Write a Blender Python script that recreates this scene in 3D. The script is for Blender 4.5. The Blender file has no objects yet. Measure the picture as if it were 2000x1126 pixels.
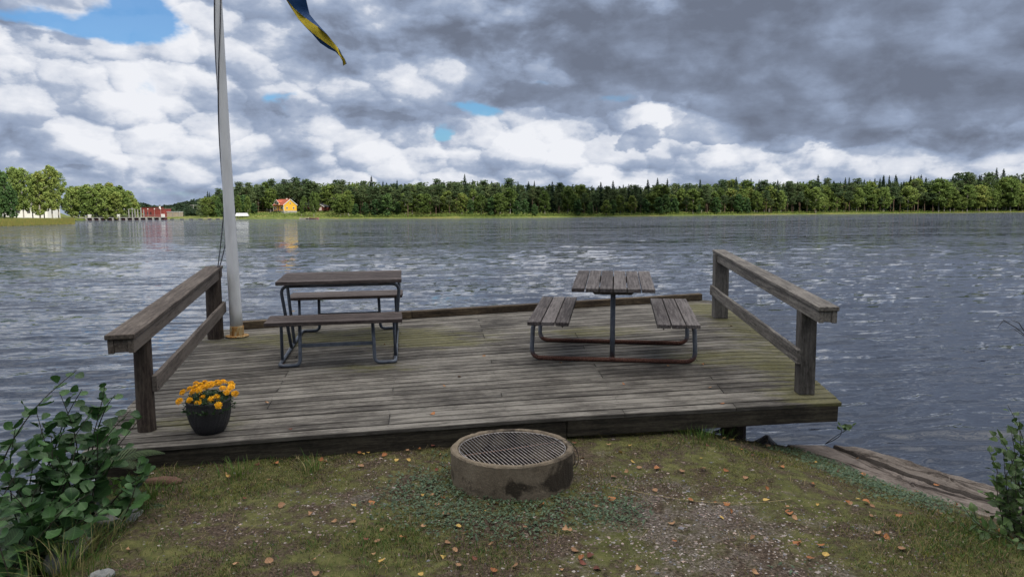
import bpy, math, random
import numpy as np
from mathutils import Matrix, Vector

# ------------------------------------------------------------------ camera, light, exposure
scene = bpy.context.scene
C = scene.collection
R = math.radians
F = 1444.0; CZ = 1.5; PITCH = R(-5.85); ROLL = R(0.36)
cam_d = bpy.data.cameras.new('camera'); cam = bpy.data.objects.new('camera', cam_d); C.objects.link(cam)
cam.matrix_world = Matrix.Translation((0, 0, CZ)) @ Matrix.Rotation(R(90) + PITCH, 4, 'X') @ Matrix.Rotation(-ROLL, 4, 'Z')
cam_d.sensor_width = 36; cam_d.lens = 36 * F / 2000; cam_d.clip_start = 0.05; cam_d.clip_end = 20000
scene.camera = cam
scene.view_settings.view_transform = 'Standard'; scene.view_settings.look = 'None'
scene.view_settings.exposure = 0.22; scene.view_settings.gamma = 1
scene.cycles.max_bounces = 6; scene.cycles.diffuse_bounces = 2; scene.cycles.glossy_bounces = 3
scene.cycles.transparent_max_bounces = 6; scene.cycles.transmission_bounces = 3
scene.cycles.caustics_reflective = False; scene.cycles.caustics_refractive = False

SUN_AZ = R(139.5)      # measured clockwise from +Y: behind the camera, to the right
SUN_EL = R(38)
sun_dir = Vector((math.sin(SUN_AZ) * math.cos(SUN_EL), math.cos(SUN_AZ) * math.cos(SUN_EL), math.sin(SUN_EL)))
sd = bpy.data.lights.new('sun', 'SUN'); sd.energy = 5.0; sd.angle = R(0.53); sd.color = (1, 0.93, 0.82)
sun = bpy.data.objects.new('sun', sd); C.objects.link(sun)
sun.rotation_euler = (-sun_dir).to_track_quat('-Z', 'Y').to_euler()

def pix_ae(px, py):
    """photo pixel -> (azimuth, elevation) on the sky"""
    x = (px - 1000) / F; y = -(py - 563) / F
    c, s = math.cos(ROLL), math.sin(ROLL); x, y = c * x + s * y, -s * x + c * y
    cp, sp = math.cos(PITCH), math.sin(PITCH)
    d = Vector((x, cp - y * sp, sp + y * cp)).normalized()
    return math.atan2(d.x, d.y), math.asin(d.z)

# ------------------------------------------------------------------ node helpers
class NT:
    def __init__(s, tree):
        s.t = tree; tree.nodes.clear()
    def n(s, typ, ins=None, **kw):
        nd = s.t.nodes.new(typ)
        for k, v in kw.items(): setattr(nd, k, v)
        if ins:
            for k, v in ins.items():
                sock = nd.inputs[k]
                if isinstance(v, bpy.types.NodeSocket): s.t.links.new(v, sock)
                else: sock.default_value = v
        return nd
    def m(s, op, a, b=None, c=None, clamp=False):
        ins = {0: a}
        if b is not None: ins[1] = b
        if c is not None: ins[2] = c
        return s.n('ShaderNodeMath', ins, operation=op, use_clamp=clamp).outputs[0]
    def v(s, op, a, b=None):
        ins = {0: a}
        if b is not None: ins[1] = b
        nd = s.n('ShaderNodeVectorMath', ins, operation=op)
        return nd.outputs['Value'] if op in ('LENGTH', 'DOT_PRODUCT', 'DISTANCE') else nd.outputs[0]
    def noise(s, vec, scale, detail=4, rough=0.55, dist=0.0, out=0):
        return s.n('ShaderNodeTexNoise', {'Vector': vec, 'Scale': scale, 'Detail': detail, 'Roughness': rough, 'Distortion': dist}).outputs[out]
    def sm(s, x, a, b, lo=0.0, hi=1.0):
        nd = s.n('ShaderNodeMapRange', {'Value': x, 'From Min': a, 'From Max': b, 'To Min': lo, 'To Max': hi}, interpolation_type='SMOOTHSTEP')
        return nd.outputs[0]
    def ramp(s, x, stops, interp='LINEAR'):
        nd = s.n('ShaderNodeValToRGB', {0: x}); cr = nd.color_ramp; cr.interpolation = interp
        while len(cr.elements) > 1: cr.elements.remove(cr.elements[-1])
        cr.elements[0].position = stops[0][0]; cr.elements[0].color = (*stops[0][1], 1)
        for p, c in stops[1:]:
            e = cr.elements.new(p); e.color = (*c, 1)
        return nd.outputs[0]
    def mix(s, f, a, b, blend='MIX'):
        nd = s.n('ShaderNodeMix', None, data_type='RGBA', blend_type=blend)
        def put(sock, v):
            if isinstance(v, bpy.types.NodeSocket): s.t.links.new(v, sock)
            elif isinstance(v, (int, float)): sock.default_value = v
            else: sock.default_value = (*v, 1)
        nd.inputs[0].default_value = 0.5
        put(nd.inputs[0], f); put(nd.inputs[6], a); put(nd.inputs[7], b)
        return nd.outputs[2]
    def gray(s, x):
        return s.n('ShaderNodeCombineColor', {0: x, 1: x, 2: x}).outputs[0]

# ------------------------------------------------------------------ world: sky texture with broken cloud
world = bpy.data.worlds.new('World'); scene.world = world; world.use_nodes = True
w = NT(world.node_tree)
sky = w.n('ShaderNodeTexSky', None, sky_type='NISHITA', sun_disc=False, sun_elevation=SUN_EL, sun_rotation=SUN_AZ, air_density=1.3, dust_density=0.6)
skc = w.mix(1.0, sky.outputs[0], (.36, .63, .95), 'MULTIPLY')
bg_sky = w.n('ShaderNodeBackground', {'Color': skc, 'Strength': 0.10})
g = w.n('ShaderNodeTexCoord').outputs['Generated']
sep = w.n('ShaderNodeSeparateXYZ', {0: g})
X_, Y_, Z_ = sep.outputs
zc = w.m('MAXIMUM', Z_, 0.0)
az = w.m('ARCTAN2', X_, Y_); el = w.m('ARCSINE', Z_)
den = w.m('ADD', zc, 0.10)
cu = w.m('DIVIDE', X_, den); cv = w.m('DIVIDE', Y_, den)
plane = w.n('ShaderNodeCombineXYZ', {0: cu, 1: cv, 2: 0.0}).outputs[0]
ae = w.n('ShaderNodeCombineXYZ', {0: az, 1: w.m('MULTIPLY', el, 1.7), 2: 0.0}).outputs[0]
warp = w.v('SUBTRACT', w.noise(ae, 7.0, 5, 0.6, out=1), (0.5, 0.5, 0.5))
warp = w.v('MULTIPLY', warp, (0.16, 0.11, 0.0))
aew = w.v('ADD', ae, warp)
def blob(px, py, rx, ry, amt, rot=0.0):
    a, e = pix_ae(px, py)
    p = w.v('SUBTRACT', aew, (a, e * 1.7, 0))
    if rot:
        p = w.n('ShaderNodeVectorRotate', {'Vector': p, 'Angle': R(rot)}, rotation_type='Z_AXIS').outputs[0]
    p = w.v('DIVIDE', p, (rx / F, 1.7 * ry / F, 1))
    r2 = w.v('DOT_PRODUCT', p, p)
    return w.m('MULTIPLY', w.m('EXPONENT', w.m('MULTIPLY', r2, -1.0)), amt)
def field(bl, base):
    acc = base
    for b in bl: acc = w.m('ADD', acc, blob(*b))
    return acc
f1 = w.noise(ae, 9.0, 7, 0.56, 0.15)              # puffs
f2 = w.noise(w.v('ADD', ae, (0.028, 0.035, 0)), 9.0, 7, 0.56, 0.15)   # the same puffs a little nearer the light
fp = w.noise(plane, 1.1, 8, 0.55)                 # broad sheets seen in perspective
fh = w.noise(w.v('MULTIPLY', ae, (1, 3.2, 1)), 7.0, 7, 0.55)          # flat bases near the horizon
nz = w.noise(w.v('ADD', ae, (3.1, 1.7, 0)), 16.0, 7, 0.6)
pw = w.v('ADD', ae, w.v('MULTIPLY', w.v('SUBTRACT', w.noise(ae, 22.0, 4, 0.6, out=1), (.5, .5, .5)), (.045, .045, 0)))
def puffs(off):
    p = w.v('ADD', pw, off)
    a = w.n('ShaderNodeTexVoronoi', {'Vector': p, 'Scale': 17.0}, feature='F1').outputs[0]
    return w.m('MULTIPLY', a, a)
pf = puffs((0, 0, 0)); pf2 = puffs((.005, .009, 0))
pl = w.m('ADD', w.m('MULTIPLY', w.m('SUBTRACT', pf2, pf), 1.7), w.m('MULTIPLY', w.m('SUBTRACT', .22, pf), .50))
# blue gaps
blue = field([(280, 36, 75, 36, 1.05), (120, 44, 130, 17, 0.62), (20, 20, 70, 26, .5), (925, 207, 75, 20, 1.05), (872, 266, 34, 22, 1.1), (1385, 150, 14, 26, .45), (570, 200, 30, 22, .75), (1060, 165, 60, 12, .5),
              (760, 240, 110, 10, .30), (300, 150, 36, 34, 0.50), (1175, 192, 60, 14, .5), (620, 325, 260, 14, 0.42), (400, 375, 120, 18, 0.45), (500, 290, 60, 12, .42), (300, 360, 120, 8, .35)], 0.0)
blue = w.m('ADD', blue, w.m('MULTIPLY', w.m('SUBTRACT', f1, 0.5), 1.5))
bluem = w.sm(blue, 0.42, 0.86, 0, .92)
# cloud cover: a lit cumulus layer with a darker, nearer layer over it
lit = w.m('SUBTRACT', f1, f2)
bright = field([(180, 95, 120, 34, .10), (300, 235, 70, 60, .12), (1340, 230, 30, 34, .2), (230, 85, 200, 42, .34), (60, 130, 190, 60, .24), (300, 215, 110, 40, .40), (330, 290, 190, 40, .26), (120, 255, 140, 30, .15), (470, 60, 110, 55, .20),
                (690, 180, 130, 34, .28), (800, 160, 160, 40, .16), (1090, 250, 200, 40, .42), (1310, 220, 80, 40, .42), (1000, 290, 240, 26, .36), (1480, 303, 230, 18, .34),
                (1230, 310, 240, 18, .22), (700, 300, 200, 24, .20), (1200, 352, 460, 9, .20), (1830, 90, 80, 34, .16), (1700, 245, 90, 16, .18), (1930, 240, 90, 16, .14), (360, 20, 60, 60, .25),
                (560, 340, 260, 18, .16), (1500, 335, 300, 10, .18), (1160, 320, 60, 8, .15)], 0.585)
shade = field([(90, 62, 100, 14, .10), (130, 318, 230, 17, .30), (40, 250, 70, 30, .22), (620, 110, 110, 50, .14), (560, 225, 120, 40, .20), (750, 222, 200, 22, .24),
               (700, 60, 190, 50, .20), (980, 60, 260, 80, .26), (1250, 70, 330, 90, .34), (1700, 60, 420, 120, .33), (1900, 200, 260, 70, .26), (1700, 200, 260, 60, .26),
               (1010, 185, 130, 26, .26), (1800, 288, 240, 20, .22), (880, 318, 200, 8, .14), (180, 352, 300, 9, .14), (1340, 332, 260, 6, .12), (330, 385, 200, 16, .10), (560, 300, 130, 12, .12)], 0.0)
tone = w.m('SUBTRACT', bright, shade)
tone = w.m('ADD', w.m('MULTIPLY', tone, .95), w.m('MULTIPLY', lit, 1.5))
tone = w.m('ADD', tone, w.m('MULTIPLY', pl, w.sm(tone, .35, .8, .2, .7)))
tone = w.m('ADD', tone, w.m('MULTIPLY', w.m('SUBTRACT', f1, 0.5), 0.55))
tone = w.m('ADD', tone, w.m('MULTIPLY', w.m('SUBTRACT', nz, 0.5), 0.32))
tone = w.m('ADD', tone, w.m('MULTIPLY', w.m('SUBTRACT', fh, 0.5), w.sm(el, 0.02, 0.24, 0.60, 0.20)))
tone = w.m('ADD', tone, w.m('MULTIPLY', w.m('SUBTRACT', fp, 0.5), w.sm(el, 0.1, 0.4, 0.0, 0.45)))
# the nearer dark layer with firm ragged edges
near = field([(1540, 215, 215, 42, 1.0), (1400, 262, 95, 17, .9), (1680, 190, 150, 46, .8), (1226, 280, 42, 24, .95), (1105, 292, 18, 9, .5), (1010, 292, 36, 16, .5), (1890, 215, 140, 34, .8), (1640, 285, 80, 18, .6), (1720, 150, 500, 60, .5), (1300, 75, 420, 80, .9), (1800, 60, 320, 80, .9), (700, 235, 170, 14, .7), (1080, 195, 110, 22, .8), (600, 80, 90, 50, .5), (200, 335, 220, 10, .5), (60, 62, 90, 14, .5), (1900, 305, 120, 12, .5)], 0.0)
near = w.m('ADD', near, w.m('MULTIPLY', w.m('SUBTRACT', f2, 0.5), 1.9))
near = w.m('ADD', near, w.m('MULTIPLY', w.m('SUBTRACT', nz, 0.5), 0.45))
nm = w.sm(near, 0.46, 0.64, 0.0, 1.0)
tnear = w.m('ADD', w.m('MULTIPLY', tone, 0.58), w.m('ADD', -0.005, w.m('MULTIPLY', w.m('SUBTRACT', fp, .5), .35)))
tnear = w.m('ADD', tnear, w.m('MULTIPLY', w.m('SUBTRACT', nz, .5), .12))
tone = w.m('ADD', w.m('MULTIPLY', tone, w.m('SUBTRACT', 1.0, nm)), w.m('MULTIPLY', tnear, nm))
# unseen sky: brightened overhead to light the foreground, darkened low behind the camera
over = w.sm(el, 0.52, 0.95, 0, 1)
back = w.m('MULTIPLY', w.sm(Y_, 0.1, -0.4, 0, 1), w.sm(el, .75, .45, 0, 1))
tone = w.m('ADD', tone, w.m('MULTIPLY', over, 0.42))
tone = w.m('SUBTRACT', tone, w.m('MULTIPLY', back, 0.40))
tone = w.m('MULTIPLY_ADD', tone, .86, .075)
ccol = w.ramp(tone, [(0.0, (.145, .170, .230)), (0.18, (.192, .230, .315)), (0.40, (.285, .348, .478)), (0.57, (.395, .455, .575)), (0.72, (.62, .655, .735)), (0.98, (.80, .815, .86))])
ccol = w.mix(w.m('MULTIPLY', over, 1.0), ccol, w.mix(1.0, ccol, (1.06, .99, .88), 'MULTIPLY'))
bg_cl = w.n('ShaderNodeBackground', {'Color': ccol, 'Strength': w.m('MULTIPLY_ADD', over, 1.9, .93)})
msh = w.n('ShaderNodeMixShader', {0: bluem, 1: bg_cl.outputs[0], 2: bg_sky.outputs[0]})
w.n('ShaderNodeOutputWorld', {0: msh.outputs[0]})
world.cycles.sampling_method = 'MANUAL'; world.cycles.sample_map_resolution = 512

# ------------------------------------------------------------------ geometry helpers
def ray(px, py):
    x = (px - 1000) / F; y = -(py - 563) / F
    c, s = math.cos(ROLL), math.sin(ROLL); x, y = c * x + s * y, -s * x + c * y
    cp, sp = math.cos(PITCH), math.sin(PITCH)
    return Vector((x, cp - y * sp, sp + y * cp))
def at(px, py, Y):
    r = ray(px, py); return Vector((0, 0, CZ)) + r * (Y / r.y)
def on(px, py, z):
    r = ray(px, py); return Vector((0, 0, CZ)) + r * ((z - CZ) / r.z)
def slope(px):       # plan direction X/Y of a photo column
    return (px - 1000) / F

def tag(o, label=None, cat=None, group=None, kind=None):
    if label: o['label'] = label
    if cat: o['category'] = cat
    if group: o['group'] = group
    if kind: o['kind'] = kind
    return o
def empty(name, M=None, parent=None):
    o = bpy.data.objects.new(name, None); C.objects.link(o); o.empty_display_size = 0.1
    if parent: o.parent = parent
    if M is not None: o.matrix_world = M
    return o
def copy_tree(o, parent=None):
    c = o.copy(); C.objects.link(c); c.parent = parent
    if parent is not None: c.matrix_parent_inverse = o.matrix_parent_inverse
    for ch in CH.get(o.name, []): copy_tree(ch, c)
    return c
CH = {}

class MB:
    def __init__(s): s.v = []; s.f = []; s.gc = []; s.tint = []; s.mi = []; s.ed = []
    def add(s, verts, faces, gc=None, tint=0.5, mi=0, ed=None):
        b = len(s.v); s.v += [tuple(p) for p in verts]
        s.gc += [tuple(p) for p in (gc if gc is not None else verts)]
        s.tint += [tint] * len(verts); s.ed += ed if ed else [0.0] * len(verts)
        s.f += [tuple(b + i for i in f) for f in faces]; s.mi += [mi] * len(faces)
    def beam(s, p0, p1, w_, h_, up=(0, 0, 1), tint=None, seg=1, warp=0.0, mi=0):
        """box from p0 to p1, w_ across, h_ along up, centred on the line"""
        p0, p1 = Vector(p0), Vector(p1); d = p1 - p0; L = d.length; d.normalize()
        up = Vector(up); sd_ = d.cross(up).normalized(); up = sd_.cross(d).normalized()
        t = random.random() if tint is None else tint; o = random.random() * 50
        vs, gs = [], []
        for i in range(seg + 1):
            q = p0 + d * (L * i / seg)
            j = Vector((random.uniform(-warp, warp), random.uniform(-warp, warp), random.uniform(-warp, warp)))
            for a, b in ((-1, -1), (1, -1), (1, 1), (-1, 1)):
                vs.append(q + j + sd_ * (a * w_ / 2) + up * (b * h_ / 2)); gs.append((L * i / seg + o, a * w_ / 2 + o, b * h_ / 2 + o * .3))
        fs = [(0, 3, 2, 1), tuple(4 * seg + k for k in (0, 1, 2, 3))]
        for i in range(seg):
            for k in range(4):
                a, b = 4 * i + k, 4 * i + (k + 1) % 4; fs.append((a, b, b + 4, a + 4))
        s.add(vs, fs, gs, t, mi)
    def tube(s, path, r, n=8, tint=0.5, closed=False, cap=True, mi=0):
        P = [Vector(p) for p in path]; N = len(P); rr = r if hasattr(r, '__len__') else [r] * N
        vs, gs = [], []; last = None; L = 0; o = random.random() * 20
        for i in range(N):
            if closed: t = (P[(i + 1) % N] - P[i - 1]).normalized()
            else: t = (P[min(i + 1, N - 1)] - P[max(i - 1, 0)]).normalized()
            if last is None:
                a = Vector((0, 0, 1)) if abs(t.z) < 0.9 else Vector((1, 0, 0)); u = t.cross(a).normalized()
            else: u = (last - t * last.dot(t)).normalized()
            last = u; v_ = t.cross(u)
            if i: L += (P[i] - P[i - 1]).length
            for k in range(n):
                a = 2 * math.pi * k / n
                vs.append(P[i] + u * (rr[i] * math.cos(a)) + v_ * (rr[i] * math.sin(a)))
                gs.append((L + o, math.cos(a) * rr[i] + o, math.sin(a) * rr[i] + o))
        fs = []
        for i in range(N if closed else N - 1):
            for k in range(n):
                a, b = i * n + k, i * n + (k + 1) % n; c = ((i + 1) % N) * n
                fs.append((a, b, c + (k + 1) % n, c + k))
        if cap and not closed:
            fs.append(tuple(range(n))[::-1]); fs.append(tuple((N - 1) * n + k for k in range(n)))
        s.add(vs, fs, gs, tint, mi)
    def lathe(s, prof, n=48, cx=0, cy=0, tint=.5, wob=0.0, mi=0):
        vs = []
        for i, (r, z) in enumerate(prof):
            for k in range(n):
                a = 2 * math.pi * k / n; q = r * (1 + random.uniform(-wob, wob))
                vs.append((cx + q * math.cos(a), cy + q * math.sin(a), z + random.uniform(-wob, wob) * .2))
        fs = [(i * n + k, i * n + (k + 1) % n, (i + 1) * n + (k + 1) % n, (i + 1) * n + k) for i in range(len(prof) - 1) for k in range(n)]
        s.add(vs, fs, None, tint, mi)
    def build(s, name, mats, parent=None, M=None, bevel=0.0, smooth=False):
        me = bpy.data.meshes.new(name); me.from_pydata(s.v, [], s.f)
        at_ = me.attributes.new('gc', 'FLOAT_VECTOR', 'POINT'); at_.data.foreach_set('vector', np.array(s.gc, 'f').ravel())
        a2 = me.attributes.new('tint', 'FLOAT', 'POINT'); a2.data.foreach_set('value', np.array(s.tint, 'f'))
        if any(s.ed): a3 = me.attributes.new('edge', 'FLOAT', 'POINT'); a3.data.foreach_set('value', np.array(s.ed, 'f'))
        mats = mats if isinstance(mats, (list, tuple)) else [mats]
        for m_ in mats: me.materials.append(m_)
        if len(mats) > 1: me.polygons.foreach_set('material_index', np.array(s.mi, 'i'))
        if smooth: me.polygons.foreach_set('use_smooth', np.ones(len(me.polygons), bool))
        me.update()
        o = bpy.data.objects.new(name, me); C.objects.link(o)
        if parent:
            o.parent = parent; CH.setdefault(parent.name, []).append(o)
        if M is not None: o.matrix_world = M
        if bevel:
            b = o.modifiers.new('bevel', 'BEVEL'); b.width = bevel; b.segments = 2; b.limit_method = 'ANGLE'
        return o

def np_mesh(name, verts, faces, mat, tint=None, col=None, parent=None, smooth=False, gc=None):
    """verts (n,3), faces (m,k) all same k; tint per vertex float; col per vertex rgb"""
    me = bpy.data.meshes.new(name); n, (m_, k) = len(verts), faces.shape
    me.vertices.add(n); me.vertices.foreach_set('co', np.ascontiguousarray(verts, 'f').ravel())
    me.loops.add(m_ * k); me.loops.foreach_set('vertex_index', np.ascontiguousarray(faces, 'i').ravel())
    me.polygons.add(m_); me.polygons.foreach_set('loop_start', np.arange(0, m_ * k, k, dtype='i'))
    me.polygons.foreach_set('loop_total', np.full(m_, k, 'i'))
    if smooth: me.polygons.foreach_set('use_smooth', np.ones(m_, bool))
    me.update(calc_edges=True)
    if tint is not None:
        a = me.attributes.new('tint', 'FLOAT', 'POINT'); a.data.foreach_set('value', np.ascontiguousarray(tint, 'f'))
    if col is not None:
        a = me.attributes.new('col', 'FLOAT_COLOR', 'POINT'); a.data.foreach_set('color', np.ascontiguousarray(np.c_[col, np.ones(n)], 'f').ravel())
    if gc is not None:
        a = me.attributes.new('gc', 'FLOAT_VECTOR', 'POINT'); a.data.foreach_set('vector', np.ascontiguousarray(gc, 'f').ravel())
    me.materials.append(mat); me.validate()
    o = bpy.data.objects.new(name, me); C.objects.link(o)
    if parent:
        o.parent = parent; CH.setdefault(parent.name, []).append(o)
    return o

def round_path(pts, r, n=6):
    P = [Vector(p) for p in pts]; out = [P[0]]
    for i in range(1, len(P) - 1):
        a = (P[i - 1] - P[i]); b = (P[i + 1] - P[i]); rr = min(r, a.length * .49, b.length * .49)
        A = P[i] + a.normalized() * rr; B = P[i] + b.normalized() * rr
        for k in range(n + 1):
            t = k / n; out.append(A * (1 - t) ** 2 + P[i] * 2 * t * (1 - t) + B * t * t)
    out.append(P[-1]); return out

# value noise in numpy (for terrain and scattering)
_rng = np.random.default_rng(7)
_tab = _rng.random((256, 256))
def vnoise(x, y):
    xi, yi = np.floor(x).astype(int), np.floor(y).astype(int); fx, fy = x - xi, y - yi
    fx = fx * fx * (3 - 2 * fx); fy = fy * fy * (3 - 2 * fy)
    a = _tab[xi % 256, yi % 256]; b = _tab[(xi + 1) % 256, yi % 256]; c = _tab[xi % 256, (yi + 1) % 256]; d = _tab[(xi + 1) % 256, (yi + 1) % 256]
    return (a * (1 - fx) + b * fx) * (1 - fy) + (c * (1 - fx) + d * fx) * fy
def fbm(x, y, o=4):
    s_, a, t = 0, .5, 0
    for k in range(o): s_ = s_ + a * vnoise(x * 2 ** k + 17 * k, y * 2 ** k + 31 * k); t += a; a *= .5
    return s_ / t

# ------------------------------------------------------------------ materials
def new_mat(name):
    m_ = bpy.data.materials.new(name); m_.use_nodes = True; return m_, NT(m_.node_tree)
def finish(t, color, rough=0.8, bump=None, bstr=0.3, bdist=0.01, spec=0.3, metal=0.0, sheen=None, trans=None):
    ins = {'Base Color': color, 'Roughness': rough, 'Specular IOR Level': spec, 'Metallic': metal}
    if bump is not None:
        ins['Normal'] = t.n('ShaderNodeBump', {'Height': bump, 'Strength': bstr, 'Distance': bdist}).outputs[0]
    p = t.n('ShaderNodeBsdfPrincipled', ins); out = p.outputs[0]
    if trans:
        tr = t.n('ShaderNodeBsdfTranslucent', {'Color': color}); out = t.n('ShaderNodeMixShader', {0: trans, 1: out, 2: tr.outputs[0]}).outputs[0]
    t.n('ShaderNodeOutputMaterial', {0: out}); return p

def wood_mat(name, dark, mid, light, moss=0.0, stain=1.0, rough=.8, fine=1.0):
    m_, t = new_mat(name)
    gc = t.n('ShaderNodeAttribute', None, attribute_name='gc').outputs['Vector']
    ti = t.n('ShaderNodeAttribute', None, attribute_name='tint').outputs['Fac']
    pos = t.n('ShaderNodeTexCoord').outputs['Object']
    g1 = t.noise(t.v('MULTIPLY', gc, (3.0, 45 * fine, 45 * fine)), 1.0, 6, .65, .3)
    g2 = t.noise(t.v('MULTIPLY', gc, (9, 190, 190)), 1.0, 3, .6)
    g3 = t.noise(t.v('MULTIPLY', gc, (22, 60, 60)), 1.0, 4, .7)
    st = t.noise(pos, 2.3, 5, .6, .4)
    x = t.m('ADD', t.m('MULTIPLY', g1, .75), t.m('MULTIPLY', g3, .45))
    x = t.m('ADD', x, t.m('MULTIPLY', t.m('SUBTRACT', ti, .5), .16))
    x = t.m('ADD', x, t.m('MULTIPLY', t.m('SUBTRACT', st, .5), .5 * stain))
    col = t.ramp(x, [(.40, dark), (.55, mid), (.72, light)])
    crack = t.sm(g2, .60, .72); crack2 = t.sm(g1, .34, .26)
    ck = t.m('MAXIMUM', t.m('MULTIPLY', crack, .35), t.m('MULTIPLY', crack2, .65))
    col = t.mix(ck, col, tuple(c * .35 for c in dark))
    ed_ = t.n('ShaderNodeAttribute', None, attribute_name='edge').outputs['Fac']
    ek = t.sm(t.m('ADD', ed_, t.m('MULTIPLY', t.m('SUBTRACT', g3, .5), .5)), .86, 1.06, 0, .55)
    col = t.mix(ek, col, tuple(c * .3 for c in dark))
    if moss:
        sp = t.n('ShaderNodeSeparateXYZ', {0: pos}); px, py = sp.outputs[0], sp.outputs[1]
        def bl(cx, cy, rx, ry):
            p = t.v('DIVIDE', t.v('SUBTRACT', t.n('ShaderNodeCombineXYZ', {0: px, 1: py}).outputs[0], (cx, cy, 0)), (rx, ry, 1))
            return t.m('EXPONENT', t.m('MULTIPLY', t.v('DOT_PRODUCT', p, p), -1.0))
        acc = 0.0
        for b in [(2.55, 1.4, .45, 1.3), (2.75, 3.6, .5, 1.2), (1.8, 2.0, .5, .4), (2.5, .75, .5, .25), (-1.2, 3.2, .9, .45), (-.9, 2.7, .8, .3), (.9, 3.2, .8, .35), (-2.6, 2.9, .8, .5), (-2.3, .2, .5, .2), (-1.3, 1.7, .5, .2), (2.5, 4.6, .5, .5)]:
            acc = t.m('ADD', acc, bl(*b))
        mn = t.noise(t.v('MULTIPLY', pos, (1.0, 3.2, 1)), 3.2, 5, .65)
        mm = t.sm(t.m('ADD', t.m('MULTIPLY', acc, .42), mn), .66, .98, 0, moss)
        mm = t.m('MULTIPLY', mm, t.sm(g1, .3, .6, .45, 1.0))
        col = t.mix(mm, col, t.ramp(g3, [(.3, (.055, .055, .018)), (.7, (.15, .14, .045))]))
    h = t.m('SUBTRACT', t.m('ADD', t.m('MULTIPLY', g1, .8), t.m('MULTIPLY', g2, .3)), ck)
    finish(t, col, rough, h, .6, .006, .25); return m_
M_deck = wood_mat('deck_wood', (.022, .019, .016), (.070, .063, .054), (.185, .172, .150), moss=.78)
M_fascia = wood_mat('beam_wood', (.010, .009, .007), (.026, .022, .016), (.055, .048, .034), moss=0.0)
M_kerb = wood_mat('kerb_wood', (.018, .013, .008), (.050, .036, .024), (.12, .09, .055))
M_railL = wood_mat('rail_wood_brown', (.038, .029, .023), (.080, .064, .053), (.145, .122, .102), stain=.6)
M_railR = wood_mat('rail_wood_grey', (.055, .050, .044), (.135, .122, .108), (.25, .23, .20), stain=.7)
M_postL = wood_mat('post_wood_brown', (.018, .013, .010), (.042, .031, .025), (.085, .066, .052), stain=.6)
M_postR = wood_mat('post_wood_grey', (.034, .030, .026), (.080, .073, .066), (.15, .138, .123), stain=.7)
M_plank = wood_mat('bench_wood', (.022, .018, .018), (.058, .049, .048), (.135, .122, .118), stain=.5, fine=1.2)
M_plank2 = wood_mat('bench_wood_brown', (.020, .015, .014), (.048, .037, .035), (.10, .083, .077), stain=.5, fine=1.2)

def simple(name, a, b, sc=8.0, rough=.7, bs=.3, bd=.01, metal=0, spec=.3, detail=6, lo=.35, hi=.65):
    m_, t = new_mat(name); pos = t.n('ShaderNodeTexCoord').outputs['Object']
    n = t.noise(pos, sc, detail, .62); n2 = t.noise(pos, sc * 5, 4, .6)
    finish(t, t.ramp(t.m('ADD', t.m('MULTIPLY', n, .75), t.m('MULTIPLY', n2, .25)), [(lo, a), (hi, b)]), rough, n2, bs, bd, spec, metal); return m_
def rusty(name, paint_a, paint_b, zr, zw):
    """grey painted tube, rust taking over below a height"""
    m_, t = new_mat(name); pos = t.n('ShaderNodeTexCoord').outputs['Object']
    z = t.n('ShaderNodeSeparateXYZ', {0: pos}).outputs[2]
    n = t.noise(pos, 14, 6, .65); n2 = t.noise(pos, 90, 3, .6)
    k = t.sm(t.m('ADD', z, t.m('MULTIPLY', t.m('SUBTRACT', n, .5), zw * 2.2)), zr - zw, zr + zw, 1, 0)
    rust = t.ramp(n2, [(.3, (.045, .018, .011)), (.55, (.125, .052, .034)), (.75, (.20, .11, .08))])
    p = t.ramp(n, [(.3, paint_a), (.7, paint_b)])
    finish(t, t.mix(k, p, rust), t.sm(k, 0, 1, .45, .85), n2, .3, .002, .4); return m_
M_tube = rusty('table_tube_rusty', (.07, .08, .10), (.16, .18, .21), .075, .045)
M_tube2 = rusty('table_tube_grey', (.045, .055, .075), (.13, .15, .18), -.10, .03)
M_steel = simple('grate_steel', (.20, .18, .17), (.46, .43, .41), 25, .5, .1, .001, .85, .5)
M_bolt = simple('bolt_metal', (.05, .045, .04), (.13, .12, .11), 40, .6)
M_cable = simple('dark_cable', (.010, .010, .011), (.03, .03, .032), 20, .6)
M_rope = simple('halyard_cord', (.03, .03, .04), (.09, .09, .11), 50, .8)

def concrete(name, a, b, dark, stain_amt=1.0):
    m_, t = new_mat(name); pos = t.n('ShaderNodeTexCoord').outputs['Object']
    n = t.noise(pos, 6, 7, .65); gr = t.noise(pos, 120, 3, .7); vor = t.n('ShaderNodeTexVoronoi', {'Vector': pos, 'Scale': 70.0}).outputs[0]
    st = t.noise(t.v('MULTIPLY', pos, (1, 1, .7)), 4.6, 6, .6, .5)
    col = t.ramp(t.m('ADD', t.m('MULTIPLY', n, .6), t.m('MULTIPLY', gr, .4)), [(.35, a), (.65, b)])
    z = t.n('ShaderNodeSeparateXYZ', {0: pos}).outputs[2]
    low = t.m('MULTIPLY', t.sm(z, .02, .06), t.sm(z, .15, .09)) if name == 'fire_ring_concrete' else 0.0
    col = t.mix(t.m('MULTIPLY', t.sm(t.m('ADD', st, t.m('MULTIPLY', low, .14)), .54, .66), .85 * stain_amt), col, dark)
    col = t.mix(t.sm(gr, .62, .72, 0, .45), col, tuple(c * 1.6 for c in b))
    h = t.m('ADD', t.m('MULTIPLY', gr, .7), t.m('MULTIPLY', vor, .5))
    finish(t, col, .9, h, .8, .004, .2); return m_
M_ring = concrete('fire_ring_concrete', (.095, .074, .052), (.20, .165, .120), (.020, .015, .011), 1.0)
M_slab = concrete('slab_concrete', (.085, .070, .060), (.19, .165, .145), (.035, .027, .023), .8)
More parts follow.
